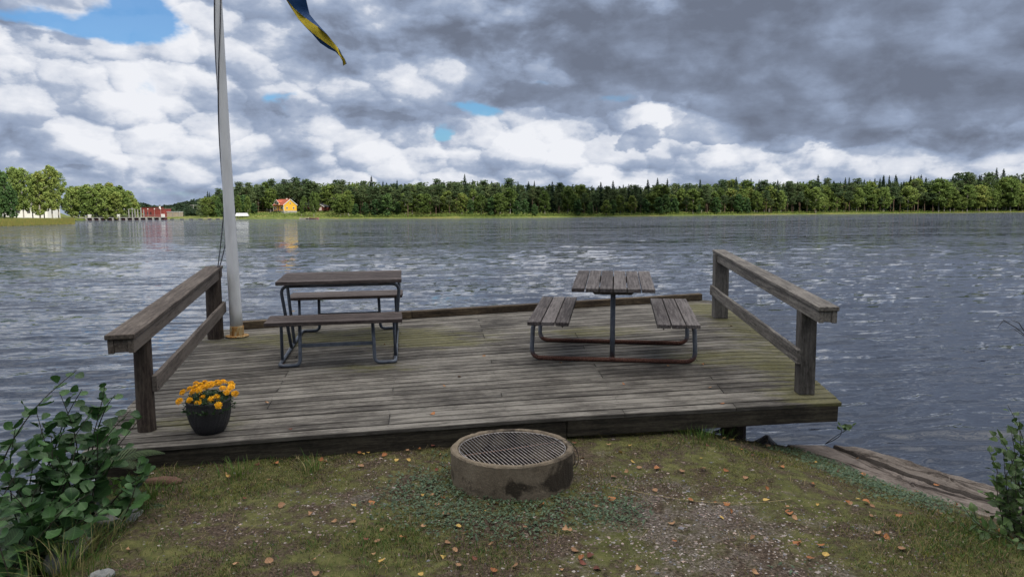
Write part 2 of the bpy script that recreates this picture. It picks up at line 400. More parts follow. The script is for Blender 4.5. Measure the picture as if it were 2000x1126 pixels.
M_rock = concrete('shore_rock', (.10, .105, .10), (.24, .245, .24), (.05, .055, .045), .7)

def leaf_mat(name, a, b, rough=.45, trans=.25, veins=False, spec=.35):
    m_, t = new_mat(name)
    ti = t.n('ShaderNodeAttribute', None, attribute_name='tint').outputs['Fac']
    rnd = t.n('ShaderNodeObjectInfo').outputs['Random']; pos = t.n('ShaderNodeTexCoord').outputs['Object']
    x = t.m('ADD', t.m('MULTIPLY', ti, .8), t.m('MULTIPLY', rnd, .3))
    col = t.ramp(x, [(.1, a), (.95, b)]); bump = None
    if veins:
        gc = t.n('ShaderNodeAttribute', None, attribute_name='gc').outputs['Vector']
        s_ = t.n('ShaderNodeSeparateXYZ', {0: gc})
        ax = t.m('ABSOLUTE', s_.outputs[1])
        mid = t.sm(ax, .0, .03, 1, 0)
        side = t.m('FRACT', t.m('MULTIPLY', t.m('SUBTRACT', s_.outputs[0], t.m('MULTIPLY', ax, .7)), 7.0))
        sv = t.sm(t.m('ABSOLUTE', t.m('SUBTRACT', side, .5)), .36, .5)
        vv = t.m('MAXIMUM', mid, t.m('MULTIPLY', sv, .5))
        col = t.mix(t.m('MULTIPLY', vv, .45), col, tuple(min(1, c * 2.2) for c in b)); bump = vv
    finish(t, col, rough, bump, -.5, .002, spec, trans=trans); return m_
M_alder = leaf_mat('alder_leaf', (.014, .042, .013), (.055, .125, .036), .48, .2, True, .3)
M_shrub = leaf_mat('shrub_leaf', (.030, .060, .016), (.085, .145, .038), .45, .3, True)
M_lime = leaf_mat('seedling_leaf', (.08, .16, .03), (.16, .28, .06), .45, .35, True)
M_fern = leaf_mat('fern_leaf', (.025, .050, .018), (.065, .105, .035), .6, .2)
M_stem = simple('stem_bark', (.016, .014, .010), (.05, .042, .03), 30, .8)
M_clover = leaf_mat('ground_cover_leaf', (.022, .052, .022), (.095, .145, .080), .6, .2)
def col_mat(name, rough=.7, trans=.2):
    m_, t = new_mat(name); c = t.n('ShaderNodeAttribute', None, attribute_name='col').outputs['Color']
    finish(t, c, rough, None, spec=.2, trans=trans); return m_
M_blade = col_mat('grass_blade', .7, .25)
M_pebble = col_mat('pebble', .85, None)

def far_leaf(name, stops, trans=.32):
    m_, t = new_mat(name)
    ti = t.n('ShaderNodeAttribute', None, attribute_name='tint').outputs['Fac']
    rnd = t.n('ShaderNodeObjectInfo').outputs['Random']
    x = t.m('ADD', t.m('MULTIPLY', ti, .45), t.m('MULTIPLY', rnd, .55))
    finish(t, t.ramp(x, stops), .8, None, spec=.15, trans=trans); return m_
M_decid = far_leaf('broadleaf_foliage', [(0, (0.060, 0.102, 0.029)), (.5, (0.120, 0.174, 0.043)), (.88, (0.186, 0.228, 0.058)), (1, (0.264, 0.198, 0.060))])
M_decid_d = far_leaf('alder_foliage_dark', [(0, (0.034, 0.078, 0.032)), (.6, (0.071, 0.136, 0.046)), (1, (0.109, 0.170, 0.053))])
M_sunny = far_leaf('birch_foliage', [(0, (0.100, 0.156, 0.044)), (.5, (0.169, 0.237, 0.062)), (.9, (0.237, 0.275, 0.075)), (1, (0.325, 0.250, 0.062))], .25)
M_pine = far_leaf('pine_foliage', [(0, (0.043, 0.074, 0.036)), (.5, (0.074, 0.115, 0.050)), (1, (0.120, 0.150, 0.060))])
M_spruce = far_leaf('spruce_foliage', [(0, (.018, .038, .024)), (.6, (.034, .064, .034)), (1, (.055, .084, .040))])
M_bark_p = simple('pine_bark', (.06, .04, .03), (.16, .11, .08), 1.2, .9, lo=.3, hi=.7)
M_bark_b = simple('birch_bark', (.09, .085, .075), (.33, .31, .28), 2.0, .9, lo=.3, hi=.6)

# ------------------------------------------------------------------ SETTING: water
WZ = -0.75
def build_water():
    m_, t = new_mat('lake_water')
    pos = t.n('ShaderNodeTexCoord').outputs['Object']
    rot = t.n('ShaderNodeVectorRotate', {'Vector': pos, 'Angle': R(-12)}, rotation_type='Z_AXIS').outputs[0]
    st = t.v('MULTIPLY', rot, (.36, 1.15, 1))
    nrmg = t.n('ShaderNodeNewGeometry').outputs['Normal']
    def slopes(vec, sc, det, ax, ay):
        c_ = t.noise(vec, sc, det, .6, .3, out=1); return t.v('MULTIPLY', t.v('SUBTRACT', c_, (.5, .5, .5)), (ax, ay, 0))
    stf = t.v('MULTIPLY', rot, (.16, 1.0, 1))
    patch = t.noise(t.v('MULTIPLY', pos, (.5, 1, 1)), .035, 4, .6)          # gusts
    amp = t.sm(patch, .35, .65, .78, 1.15)
    sl = t.v('ADD', slopes(st, 3.4, 3, .42, 1.05), slopes(t.v('ADD', st, (5, 5, 0)), 11.0, 2, .40, .60))
    sl = t.v('ADD', sl, slopes(stf, .55, 4, .10, .55)); sl = t.v('ADD', sl, slopes(t.v('ADD', stf, (9, 2, 0)), .10, 4, .04, .36))
    rip = t.sm(t.noise(stf, .33, 4, .62), .38, .62, .80, 1.3)
    dist = t.v('LENGTH', pos); farf = t.m('ADD', t.sm(dist, 7, 30, .50, 1.1), t.sm(dist, 22, 130, 0, 2.6))
    sl = t.v('MULTIPLY', sl, t.n('ShaderNodeCombineXYZ', {0: t.m('MULTIPLY', t.m('MULTIPLY', amp, rip), farf), 1: t.m('MULTIPLY', t.m('MULTIPLY', amp, rip), farf), 2: 0.0}).outputs[0])
    nrm = t.v('NORMALIZE', t.v('SUBTRACT', nrmg, sl))
    p = t.n('ShaderNodeBsdfPrincipled', {'Base Color': (.019, .023, .034, 1), 'Roughness': .05, 'IOR': 1.43, 'Specular IOR Level': .5, 'Specular Tint': (.77, .87, 1.0, 1), 'Normal': nrm})
    t.n('ShaderNodeOutputMaterial', {0: p.outputs[0]})
    ys = [2.2]
    while ys[-1] < 2600: ys.append(ys[-1] * (1.0055 if ys[-1] < 16 else (1.011 if ys[-1] < 60 else 1.06)))
    ys = np.array(ys); tt = np.r_[-40, -12, -5, -2.5, -1.4, np.linspace(-.86, .86, 420), 1.4, 2.5, 5, 12, 40]
    Yg, Tg = np.meshgrid(ys, tt, indexing='ij'); Xg = Yg * Tg
    rg = np.random.default_rng(3); H = np.zeros_like(Xg)
    wx = fbm(Xg * .9 + 40, Yg * .9 + 7, 3) * 1.6; wy = fbm(Xg * .8 + 90, Yg * .8 + 50, 3) * 1.6
    trains = [(1.25, .0150, 101), (1.02, .0105, 95), (1.55, .0105, 108), (.78, .0070, 98)] + [(rg.uniform(.27, .62), .0034, 101 + rg.normal() * 11) for _ in range(16)]
    for i, (lam, am, th) in enumerate(trains):
        th = R(th); k = 2 * math.pi / lam
        ph = k * ((Xg + wx * .22) * math.cos(th) + (Yg + wy * .22) * math.sin(th)) + rg.uniform(0, 6.28)
        H += am * (1 - 2 * np.abs(np.sin(ph / 2)) ** .9) * np.clip(fbm(Xg * .22 + i * 9, Yg * .45 + i * 5, 2) * 2.6 - .35, .1, 2)
    fade = np.clip((75 - Yg) / 60, 0, 1) * (np.abs(Tg) < 1.2)
    Z = WZ + H * fade * .8
    n, k = Xg.shape; idx = np.arange(n * k).reshape(n, k)
    faces = np.stack([idx[:-1, :-1], idx[:-1, 1:], idx[1:, 1:], idx[1:, :-1]], -1).reshape(-1, 4)
    o = np_mesh('water', np.stack([Xg, Yg, Z], -1).reshape(-1, 3), faces, m_, smooth=True); tag(o, kind='structure')
build_water()

# ------------------------------------------------------------------ SETTING: bank
GZ = -0.170; K = .892
def kz(z): return 1.5 - (1.5 - z) * K
BANK = [(-2.75, 5.0), (-2.50, 4.72), (-2.34, 4.2), (-2.15, 3.75), (-2.10, 3.1), (-2.6, 2.0), (-8, 0), (-70, -6), (-900, -40), (-900, -1500), (900, -1500), (900, -40), (70, -4), (9, .8), (4.1, 2.6), (3.7, 3.6),
        (3.15, 4.45), (2.62, 5.35), (2.35, 5.85), (1.9, 6.15), (0, 5.9), (-2.2, 5.55)]
def sdist(px, py, poly):
    d = np.full(px.shape, 1e9); ins = np.zeros(px.shape, bool); n = len(poly)
    for i in range(n):
        (x0, y0), (x1, y1) = poly[i], poly[(i + 1) % n]; ex, ey = x1 - x0, y1 - y0
        tt = np.clip(((px - x0) * ex + (py - y0) * ey) / (ex * ex + ey * ey), 0, 1)
        d = np.minimum(d, np.hypot(px - x0 - tt * ex, py - y0 - tt * ey))
        cond = ((y0 > py) != (y1 > py)) & (px < (x1 - x0) * (py - y0) / ((y1 - y0) + 1e-12) + x0); ins ^= cond
    return np.where(ins, d, -d)
def ground_z(x, y):
    x = np.asarray(x, float); y = np.asarray(y, float)
    d = sdist(x, y, BANK) + (fbm(x * 2.2 + 5, y * 2.2 + 9, 3) - .5) * .22
    near = np.exp(-((x / 9) ** 2 + ((y - 4) / 6) ** 2))
    z = GZ + .05 * (fbm(x * .9, y * .9, 3) - .5) + .022 * (fbm(x * 7, y * 7, 3) - .5) * near
    nrm_ = np.array((.857, .514)); dr = (2.62 - x) * nrm_[0] + (5.35 - y) * nrm_[1]; u_ = np.clip(dr / 1.25, 0, 1); u_ = np.where((y > -2) & (x < 60), u_, 1)
    z = z - .24 * (1 - u_ * u_ * (3 - 2 * u_))
    s = np.clip(-d / .55, 0, 1.6); drop = s * .55 + np.clip(.16 - d, 0, .16) * .35
    return z - drop
def ground_mat():
    m_, t = new_mat('bank_soil_and_moss'); pos = t.n('ShaderNodeTexCoord').outputs['Object']
    n1 = t.noise(pos, 1.5, 6, .62, .3); n2 = t.noise(pos, 9, 6, .68, .2); n3 = t.noise(pos, 60, 4, .7); n4 = t.noise(t.v('ADD', pos, (7, 3, 0)), 2.6, 6, .62)
    soil = t.ramp(n3, [(.35, (.020, .014, .010)), (.52, (.065, .047, .034)), (.68, (.15, .115, .088))])
    moss = t.ramp(n2, [(.32, (.036, .036, .011)), (.5, (.076, .082, .026)), (.68, (.125, .122, .045))])
    k = t.sm(t.m('ADD', t.m('MULTIPLY', n1, .5), t.m('MULTIPLY', n2, .5)), .42, .56)
    col = t.mix(k, soil, moss)
    grav = t.ramp(n3, [(.38, (.035, .027, .023)), (.52, (.11, .090, .080)), (.66, (.21, .18, .165))])
    sp = t.n('ShaderNodeSeparateXYZ', {0: pos}); xy = t.n('ShaderNodeCombineXYZ', {0: sp.outputs[0], 1: sp.outputs[1]}).outputs[0]
    acc = 0.0
    for cx, cy, rx, ry, a in GRAVEL:
        p = t.v('DIVIDE', t.v('SUBTRACT', xy, (cx, cy, 0)), (rx, ry, 1)); acc = t.m('ADD', acc, t.m('MULTIPLY', t.m('EXPONENT', t.m('MULTIPLY', t.v('DOT_PRODUCT', p, p), -1.0)), a))
    gk = t.sm(t.m('ADD', t.m('ADD', t.m('MULTIPLY', acc, .30), n4), t.m('MULTIPLY', t.m('SUBTRACT', n2, .5), .9)), .66, .86, 0, .85)
    col = t.mix(gk, col, grav)
    finish(t, col, .95, t.m('ADD', n3, t.m('MULTIPLY', n2, .8)), .8, .02, .15); return m_
GRAVEL = [(a_ * K, b_ * K, c_, d_, e_) for a_, b_, c_, d_, e_ in [(1.05, 4.40, .60, .42, 1.0), (1.25, 3.75, .6, .3, .7), (-.95, 4.7, .4, .25, .7), (-1.5, 4.3, .4, .25, .5), (.8, 5.1, .5, .2, .6), (-.45, 3.45, .3, .15, .6), (.3, 3.7, .5, .2, .4), (1.9, 4.2, .4, .3, .35), (-.3, 5.35, .8, .1, .5)]]
M_ground = ground_mat()
def build_ground():
    xs = np.unique(np.r_[-900, -400, -200, -100, -50, -30, -20, -12, -8, np.arange(-6, -3.6, .2), np.arange(-3.6, 4.2, .035), np.arange(4.2, 8, .25), 10, 14, 20, 30, 50, 100, 200, 400, 900])
    ys = np.unique(np.r_[-1500, -600, -300, -150, -80, -40, -20, -10, -6, np.arange(-4, 2.6, .4), np.arange(2.6, 6.8, .035), 7.2, 8, 10, 14])
    Xg, Yg = np.meshgrid(xs, ys, indexing='ij'); Z = ground_z(Xg, Yg)
    n, k = Xg.shape; idx = np.arange(n * k).reshape(n, k)
    faces = np.stack([idx[:-1, :-1], idx[1:, :-1], idx[1:, 1:], idx[:-1, 1:]], -1).reshape(-1, 4)
    tag(np_mesh('ground', np.stack([Xg, Yg, Z], -1).reshape(-1, 3), faces, M_ground, smooth=True), kind='structure')
build_ground()
def gz(x, y): return float(ground_z(np.array([x]), np.array([y]))[0])
def on_ground(px, py):
    z = GZ
    for _ in range(14):
        p = on(px, py, z); z = .5 * z + .5 * gz(p.x, p.y)
    return Vector((p.x, p.y, z))

# ------------------------------------------------------------------ SETTING: far shore
# shoreline: (photo column, distance)
SH = [(-900, 150), (-300, 150), (0, 163), (60, 172), (130, 190), (150, 215), (150, 330), (230, 352), (330, 372), (420, 352), (480, 345), (560, 338), (640, 334), (760, 330), (1000, 322), (1150, 345), (1300, 400),
      (1500, 446), (1800, 540), (2000, 590), (2600, 620), (3600, 500)]
SHP = np.array([(slope(a) * b, b) for a, b in SH])
POLYF = [tuple(p) for p in SHP] + [(3000, 900), (3000, 3200), (-3000, 3200), (-1500, 300)]
def hump(px0, px1, x, y):
    c = 1000 + F * x / np.maximum(y, 1); return np.clip(np.minimum(c - px0, px1 - c) / 40, 0, 1)
def far_z(x, y):
    x = np.asarray(x, float); y = np.asarray(y, float)
    d = sdist(x, y, POLYF)
    z = WZ + np.where(d > 0, .25 + 1.9 * (1 - np.exp(-np.clip(d, 0, 1e4) / 14)) + np.clip(d - 12, 0, 90) * .055 + np.clip(d - 102, 0, 300) * .01, d * .15)
    z = np.where((d > 0) & (hump(100, 455, x, y) > 0), z * (1 - hump(100, 455, x, y)) + hump(100, 455, x, y) * (WZ + .9), z)
    return z + np.where(d > 2, (fbm(x * .08, y * .08, 3) - .5) * 1.2, 0), d
def build_far():
    m_, t = new_mat('far_shore_grass'); pos = t.n('ShaderNodeTexCoord').outputs['Object']
    n = t.noise(pos, .06, 6, .6); n2 = t.noise(pos, .6, 5, .65)
    col = t.ramp(t.m('ADD', t.m('MULTIPLY', n, .55), t.m('MULTIPLY', n2, .45)), [(.36, (.050, .070, .020)), (.5, (.095, .120, .030)), (.6, (.16, .145, .050)), (.7, (.17, .105, .050))])
    finish(t, col, .95, n2, .5, .3, .1)
    cs = np.r_[np.linspace(-2600, -400, 12), np.linspace(-350, 2400, 300), np.linspace(2600, 6000, 12)]
    rs = []
    for c in cs:
        rs.append(np.interp(c, [a for a, b in SH if a != 150 or b > 300], [b for a, b in SH if a != 150 or b > 300]))
    offs = np.r_[-12, -3, -.5, .5, 2, 5, 9, 14, 22, 34, 50, 75, 110, 180, 300, 600, 1500]
    rr = np.array(rs)
    V = []
    for o in offs: V.append(np.stack([slope(cs) * (rr + o), rr + o], -1))
    V = np.array(V); z, d = far_z(V[..., 0], V[..., 1]); k, n_ = z.shape
    idx = np.arange(k * n_).reshape(k, n_)
    faces = np.stack([idx[:-1, :-1], idx[:-1, 1:], idx[1:, 1:], idx[1:, :-1]], -1).reshape(-1, 4)
    tag(np_mesh('terrain', np.concatenate([V, z[..., None]], -1).reshape(-1, 3), faces, m_, smooth=True), kind='structure')
build_far()
def fz(x, y): return float(far_z(np.array([x]), np.array([y]))[0][0])
def shore(px): return float(np.interp(px, [a for a, b in SH if a != 150 or b > 300], [b for a, b in SH if a != 150 or b > 300]))
# ------------------------------------------------------------------ trees of the far shore
def quads(c, s, rg, up=.35):
    """randomly turned leaf clump quads, slightly bent"""
    n = len(c); a = rg.normal(size=(n, 3)); a /= np.linalg.norm(a, axis=1, keepdims=True); b = rg.normal(size=(n, 3)); b[:, 2] *= up; b -= a * (a * b).sum(1, keepdims=True); b /= np.linalg.norm(b, axis=1, keepdims=True); s = np.asarray(s).reshape(-1, 1)
    j = lambda: rg.uniform(.55, 1.2, (n, 1))
    V = np.stack([c - a * s * j(), c - b * s * j() * .7, c + a * s * j(), c + b * s * j() * .7], 1).reshape(-1, 3); return V, np.arange(4 * n).reshape(n, 4)
def limbs(mb, H, r, n, rg, z0, spread):
    for i in range(n):
        z = H * (z0 + (1 - z0) * .8 * i / n); a = rg.uniform(0, 6.28); L = spread * rg.uniform(.5, 1); mb.tube([(0, 0, z), (L * .5 * math.cos(a), L * .5 * math.sin(a), z + L * .35), (L * math.cos(a), L * math.sin(a), z + L * .6)], [r * .45, r * .3, r * .1], 5)
TREE = {}
def proto(key, kind, H, rg, n, q, fol, bark, trunk_r, name):
    mb = MB(); cs = []; sz = []
    if kind == 'broad':
        mb.tube([(0, 0, -1), (rg.normal() * .1, rg.normal() * .1, H * .35), (rg.normal() * .3, rg.normal() * .3, H * .85)], [trunk_r * 1.2, trunk_r, trunk_r * .2], 7); limbs(mb, H, trunk_r, 8, rg, .3, H * .26)
        nl = 42; z0 = .10 if 'low' in key else .20
        L = []
        for i in range(nl):
            u = (i + .5) / nl; z = H * (z0 + (.97 - z0) * u); R_ = H * .29 * math.sin(math.pi * min(1, .12 + u * .86)) ** .6; a = i * 2.4 + rg.uniform(-.5, .5); rad = R_ * rg.uniform(.25, .85); L.append((rad * math.cos(a), rad * math.sin(a), z, H * rg.uniform(.045, .10)))
        L = np.array(L); k = rg.integers(0, nl, n); d = rg.normal(size=(n, 3)); d /= np.linalg.norm(d, axis=1, keepdims=True); d[:, 2] = d[:, 2] * .75 + .12; rr = rg.uniform(.55, 1.08, (n, 1)); c = L[k, :3] + d * rr * L[k, 3:4]; ti = np.clip(.5 + .35 * rg.normal(size=n) * .7 + (rg.random(nl)[k] - .5) * .5, 0, 1)
        s = q * rg.uniform(.6, 1.3, n)
    elif kind == 'pine':
        bend = rg.normal() * .4; mb.tube([(0, 0, -1), (bend * .3, 0, H * .4), (bend, rg.normal() * .2, H * .93)], [trunk_r * 1.2, trunk_r * .9, trunk_r * .25], 7); limbs(mb, H, trunk_r, 9, rg, .5, H * .17)
        nl = 17; L = []; zb = .42 if 'low' in key else .56
        for i in range(nl):
            u = (i + .5) / nl; z = H * (zb + (.99 - zb) * u); R_ = H * .15 * (math.sin(math.pi * (.22 + .72 * u)) ** .7); a = i * 2.4 + rg.uniform(-.6, .6); rad = R_ * rg.uniform(.2, 1.0) * (1 - u * .3); L.append((rad * math.cos(a) + bend * z / H, rad * math.sin(a), z, H * rg.uniform(.05, .085)))
        L = np.array(L); k = rg.integers(0, nl, n); d = rg.normal(size=(n, 3)); d /= np.linalg.norm(d, axis=1, keepdims=True); d[:, 2] *= .5; c = L[k, :3] + d * rg.uniform(.4, 1.05, (n, 1)) * L[k, 3:4] * np.array([[1.25, 1.25, 1]]); ti = np.clip(rg.normal(.5, .25, n), 0, 1); s = q * rg.uniform(.5, 1.1, n)
    else:
        mb.tube([(0, 0, -1), (0, 0, H * .96)], [trunk_r * 1.1, trunk_r * .1], 7); u = rg.random(n) ** .75; z = H * (.06 + .94 * (1 - u)); lay = np.abs(((z / H * 17) % 1) - .5) * 2; R_ = H * .20 * u ** .75 * (.62 + .42 * lay); a = rg.uniform(0, 6.283, n); jag = .75 + .25 * np.sin(a * 5 + z * 2.2); rad = R_ * rg.uniform(.35, 1.05, n) * jag
        c = np.stack([rad * np.cos(a), rad * np.sin(a), z - rad * .28], -1); c[:, 2] += rg.normal(size=n) * .1; ti = np.clip(rg.normal(.5, .25, n), 0, 1); s = q * rg.uniform(.5, 1.1, n) * (.5 + .7 * u)
    root = empty(name); mb.build('trunk', bark, root)
    V, Fc = quads(c, s, rg); np_mesh('crown', V, Fc, fol, tint=np.repeat(ti, 4), parent=root); TREE[key] = [root, False, H]
rgT = np.random.default_rng(77)
for i in range(4): proto('decid%d' % i, 'broad', 14, rgT, 2400, .42, M_decid, M_bark_b, .17, 'broadleaf_tree')
for i in range(3): proto('lowdecid%d' % i, 'broad', 10, rgT, 2200, .38, M_decid_d, M_bark_b, .16, 'alder_tree')
for i in range(4): proto('sunny%d' % i, 'broad', 17, rgT, 5200, .34, M_sunny, M_bark_b, .22, 'birch_tree')
for i in range(2): proto('lowsunny%d' % i, 'broad', 13, rgT, 4200, .34, M_sunny, M_bark_b, .22, 'broadleaf_tree')
for i in range(4): proto('pine%d' % i, 'pine', 18, rgT, 1500, .42, M_pine, M_bark_p, .20, 'pine_tree')
for i in range(2): proto('lowpine%d' % i, 'pine', 17, rgT, 1900, .44, M_pine, M_bark_p, .20, 'pine_tree')
for i in range(3): proto('spruce%d' % i, 'spruce', 19, rgT, 2200, .50, M_spruce, M_bark_p, .18, 'spruce_tree')
def plant(key, x, y, H, label, group, cat, wide=1.0, z=None):
    root, used, H0 = TREE[key]; o = copy_tree(root) if used else root; TREE[key][1] = True; s = H / H0
    o.location = (x, y, (fz(x, y) if z is None else z) - .15); o.rotation_euler = (0, 0, rgT.uniform(0, 6.28)); o.scale = (s * wide, s * wide, s); o['label'] = label; o['category'] = cat
    if group: o['group'] = group
    return o
def col_at(px, Y): return slope(px) * Y, Y
# the forest wall: rows behind the shoreline.  (columns with the houses' clearing keep their trees further back)
PROF = [(395, 10), (430, 12.5), (470, 14), (560, 15.6), (640, 14.8), (700, 14.6), (760, 13.4), (900, 14.2), (1030, 13.2), (1150, 13.4), (1300, 15.6), (1500, 18.6), (1700, 21.5), (1850, 24.5), (1960, 29), (2100, 29)]
HX = [p[0] for p in PROF]; HH = [p[1] for p in PROF]
def clearing(px):
    if 500 < px < 590: return 44
    if 590 <= px < 660: return 34
    if 425 < px <= 500: return 20
    return 5
cnt = {}
def forest_tree(px, depth, row, front):
    Y = shore(px) + depth; x, y = col_at(px, Y); Hm = float(np.interp(px, HX, HH)) * (Y / shore(px)) ** .0
    u = rgT.random(); ev = np.clip((px - 650) / 450, 0.2, 1.0)
    # what grows where
    if row == 0:
        if 1480 < px < 1835: kind = 'sunny' if u < .45 else ('pine' if u < .9 else 'decid')
        elif px > 1835: kind = 'sunny' if u < .55 else 'decid'
        elif 700 < px < 1180: kind = 'lowdecid' if u < .45 else ('pine' if u < .70 else 'decid')
        elif 1240 < px < 1480: kind = 'lowdecid' if u < .35 else ('decid' if u < .6 else 'pine')
        else: kind = 'decid' if u < .6 else ('lowdecid' if u < .8 else 'pine')
    elif row == 1: kind = 'pine' if u < .45 else ('decid' if u < .85 else 'lowpine')
    else: kind = ('spruce' if rgT.random() < ev * .85 else 'pine') if u < .9 else 'decid'
    fac = {0: rgT.uniform(.5, .95), 1: rgT.uniform(.8, 1.0), 2: 1.0, 3: 1.05}[row] * {'lowdecid': .80, 'decid': .95, 'sunny': 1.0, 'lowsunny': .8, 'pine': 1.0, 'lowpine': 1.0, 'spruce': 1.03 + .05 * rgT.normal()}[kind]
    H = Hm * fac * rgT.uniform(.82, 1.12); key = [k for k in TREE if k.startswith(kind)]; key = key[int(rgT.integers(0, len(key)))]
    cnt[kind] = cnt.get(kind, 0) + 1
    sect = 'behind the yellow house' if px < 660 else ('mid far shore' if px < 1240 else 'right far shore')
    names = {'decid': ('green broadleaf tree', 'tree'), 'lowdecid': ('dark green alder tree', 'tree'), 'sunny': ('pale green birch tree', 'tree'), 'pine': ('dark green pine tree with a bare trunk', 'pine tree'), 'lowpine': ('dark green pine tree with a bare trunk', 'pine tree'), 'spruce': ('dark pointed spruce tree', 'spruce tree')}
    nm, cat = names[kind]; r = {0: 'front row', 1: 'second row', 2: 'back row', 3: 'back row'}[row]
    gname = {'decid': 'broadleaf', 'lowdecid': 'alder', 'sunny': 'birch', 'pine': 'pine', 'lowpine': 'pine', 'spruce': 'spruce'}[kind]
    plant(key, x, y, H, '%s, forest %s, %s' % (nm, r, sect), '%s trees, %s, %s' % (gname, r, sect), cat, rgT.uniform(.95, 1.5) * (1.0 if kind != 'spruce' else .9))
for row, (dep, sp) in enumerate(((0, 4.6), (8, 4.2), (17, 4.0), (28, 4.6))):
    px = 405 + row * 3
    while px < 2090:
        Y = shore(px) + dep; step = sp / (Y / F)
        d0 = clearing(px); base = max(dep, d0 + dep * .75) if d0 > 6 else dep + 5
        if not (row == 0 and (505 < px < 660) and rgT.random() < .5): forest_tree(px + rgT.uniform(-.3, .3) * step, base + rgT.uniform(-2.5, 3.5), row, row == 0)
        px += step * rgT.uniform(.8, 1.25)
print('forest', cnt)
# the slender trunks that stand free before the wall
for px, dd, H, k in ((592, 7, 7.0, 'decid'), (598, 12, 9.0, 'decid'), (616, 5, 11.5, 'decid'), (668, 5, 9.5, 'decid'), (676, 6, 10.5, 'decid'), (684, 5, 10, 'decid'), (470, 9, 10.5, 'decid'), (488, 10, 10, 'decid'), (455, 8, 10.5, 'lowdecid'), (432, 8, 9.5, 'lowdecid')):
    Y = shore(px) + dd; x, y = col_at(px, Y); ks = [q for q in TREE if q.startswith(k)]
    plant(ks[int(rgT.integers(0, len(ks)))], x, y, H, 'slender tree standing free on the grassy shore near the yellow house', 'slender trees on the grassy shore', 'tree', .72)
# left headland, bigger and nearer
LT = [(-60, 196, 15.0, 'sunny'), (-25, 205, 16, 'sunny'), (14, 190, 12.0, 'lowdecid'), (8, 215, 13.5, 'sunny'), (38, 205, 14.2, 'sunny'), (52, 199, 13.4, 'sunny'), (70, 212, 12.5, 'sunny'), (84, 203, 12.5, 'lowsunny'), (92, 215, 13.0, 'sunny'), (108, 208, 14.6, 'sunny'), (120, 214, 13.4, 'sunny'), (-5, 182, 9.0, 'lowdecid'), (30, 188, 8.0, 'lowdecid')]
for i, (px, Y, H, k) in enumerate(LT):
    ks = [q for q in TREE if q.startswith(k)]; x, y = col_at(px, Y)
    plant(ks[i % len(ks)], x, y, H, 'tall pale green tree on the near left headland before the white house' if k != 'lowdecid' else 'dark green tree at the left edge of the headland', 'tall trees on the left headland' if k != 'lowdecid' else 'dark trees on the left headland', 'tree', .82, z=WZ + 1.5)
LT2 = [(146, 335, 13.0), (158, 345, 14.5), (170, 338, 13.5), (182, 350, 14.6), (193, 340, 13.5), (203, 350, 15.5), (214, 338, 15.0), (224, 348, 15.8), (234, 338, 14.5), (244, 345, 14.8), (253, 340, 12.5), (262, 350, 12.5), (270, 356, 9.5), (150, 360, 15), (176, 366, 16), (198, 366, 17), (222, 368, 17), (240, 366, 16), (258, 372, 13.5)]
for i, (px, Y, H) in enumerate(LT2):
    ks = ['lowsunny0', 'lowsunny1', 'lowdecid0', 'sunny1']; x, y = col_at(px, Y); plant(ks[[0, 1, 0, 3, 1][i % 5]], x, y, H * 1.0, 'round pale green tree in the grove behind the dam', 'round trees in the grove behind the dam', 'tree', 1.12)
# far wooded ridge beyond the inlet: one mass
def backwall():
    rg = np.random.default_rng(19); cs, sz, ti = [], [], []
    for dep, fr, stp in ((30, .93, 5.5), (44, .97, 6.5), (60, 1.0, 8)):
        for px in np.arange(402, 3000, stp):
            Y = shore(px) + (max(dep, clearing(px) + dep * .8) if px < 2095 else dep - 24) + rg.uniform(-4, 4); Ht = float(np.interp(px, HX, HH)) * fr * rg.uniform(.80, 1.0); x, y = col_at(px, Y); z = fz(x, y); n = 200; k = rg.random(n)
            w_ = (3.9 * np.sin(np.pi * (.2 + .72 * k)) ** .7 if rg.random() < .6 else 3.4 * (1 - k) ** .9 + .2) * Y / 380; a = rg.uniform(0, 6.283, n); r = w_ * rg.uniform(.4, 1, n)
            cs.append(np.stack([x + r * np.cos(a), y + r * np.sin(a), z + Ht * (.04 + .96 * k)], -1)); sz.append(rg.uniform(.45, .85, n)); ti.append(np.full(n, rg.random()) * .5 + rg.random(n) * .5)
    V, Fc = quads(np.concatenate(cs), np.concatenate(sz), rg); tag(np_mesh('forest', V, Fc, M_pine, tint=np.repeat(np.concatenate(ti), 4)), 'dark depth of the forest behind the rows of trees on the far shore', 'forest', kind='stuff')
backwall()
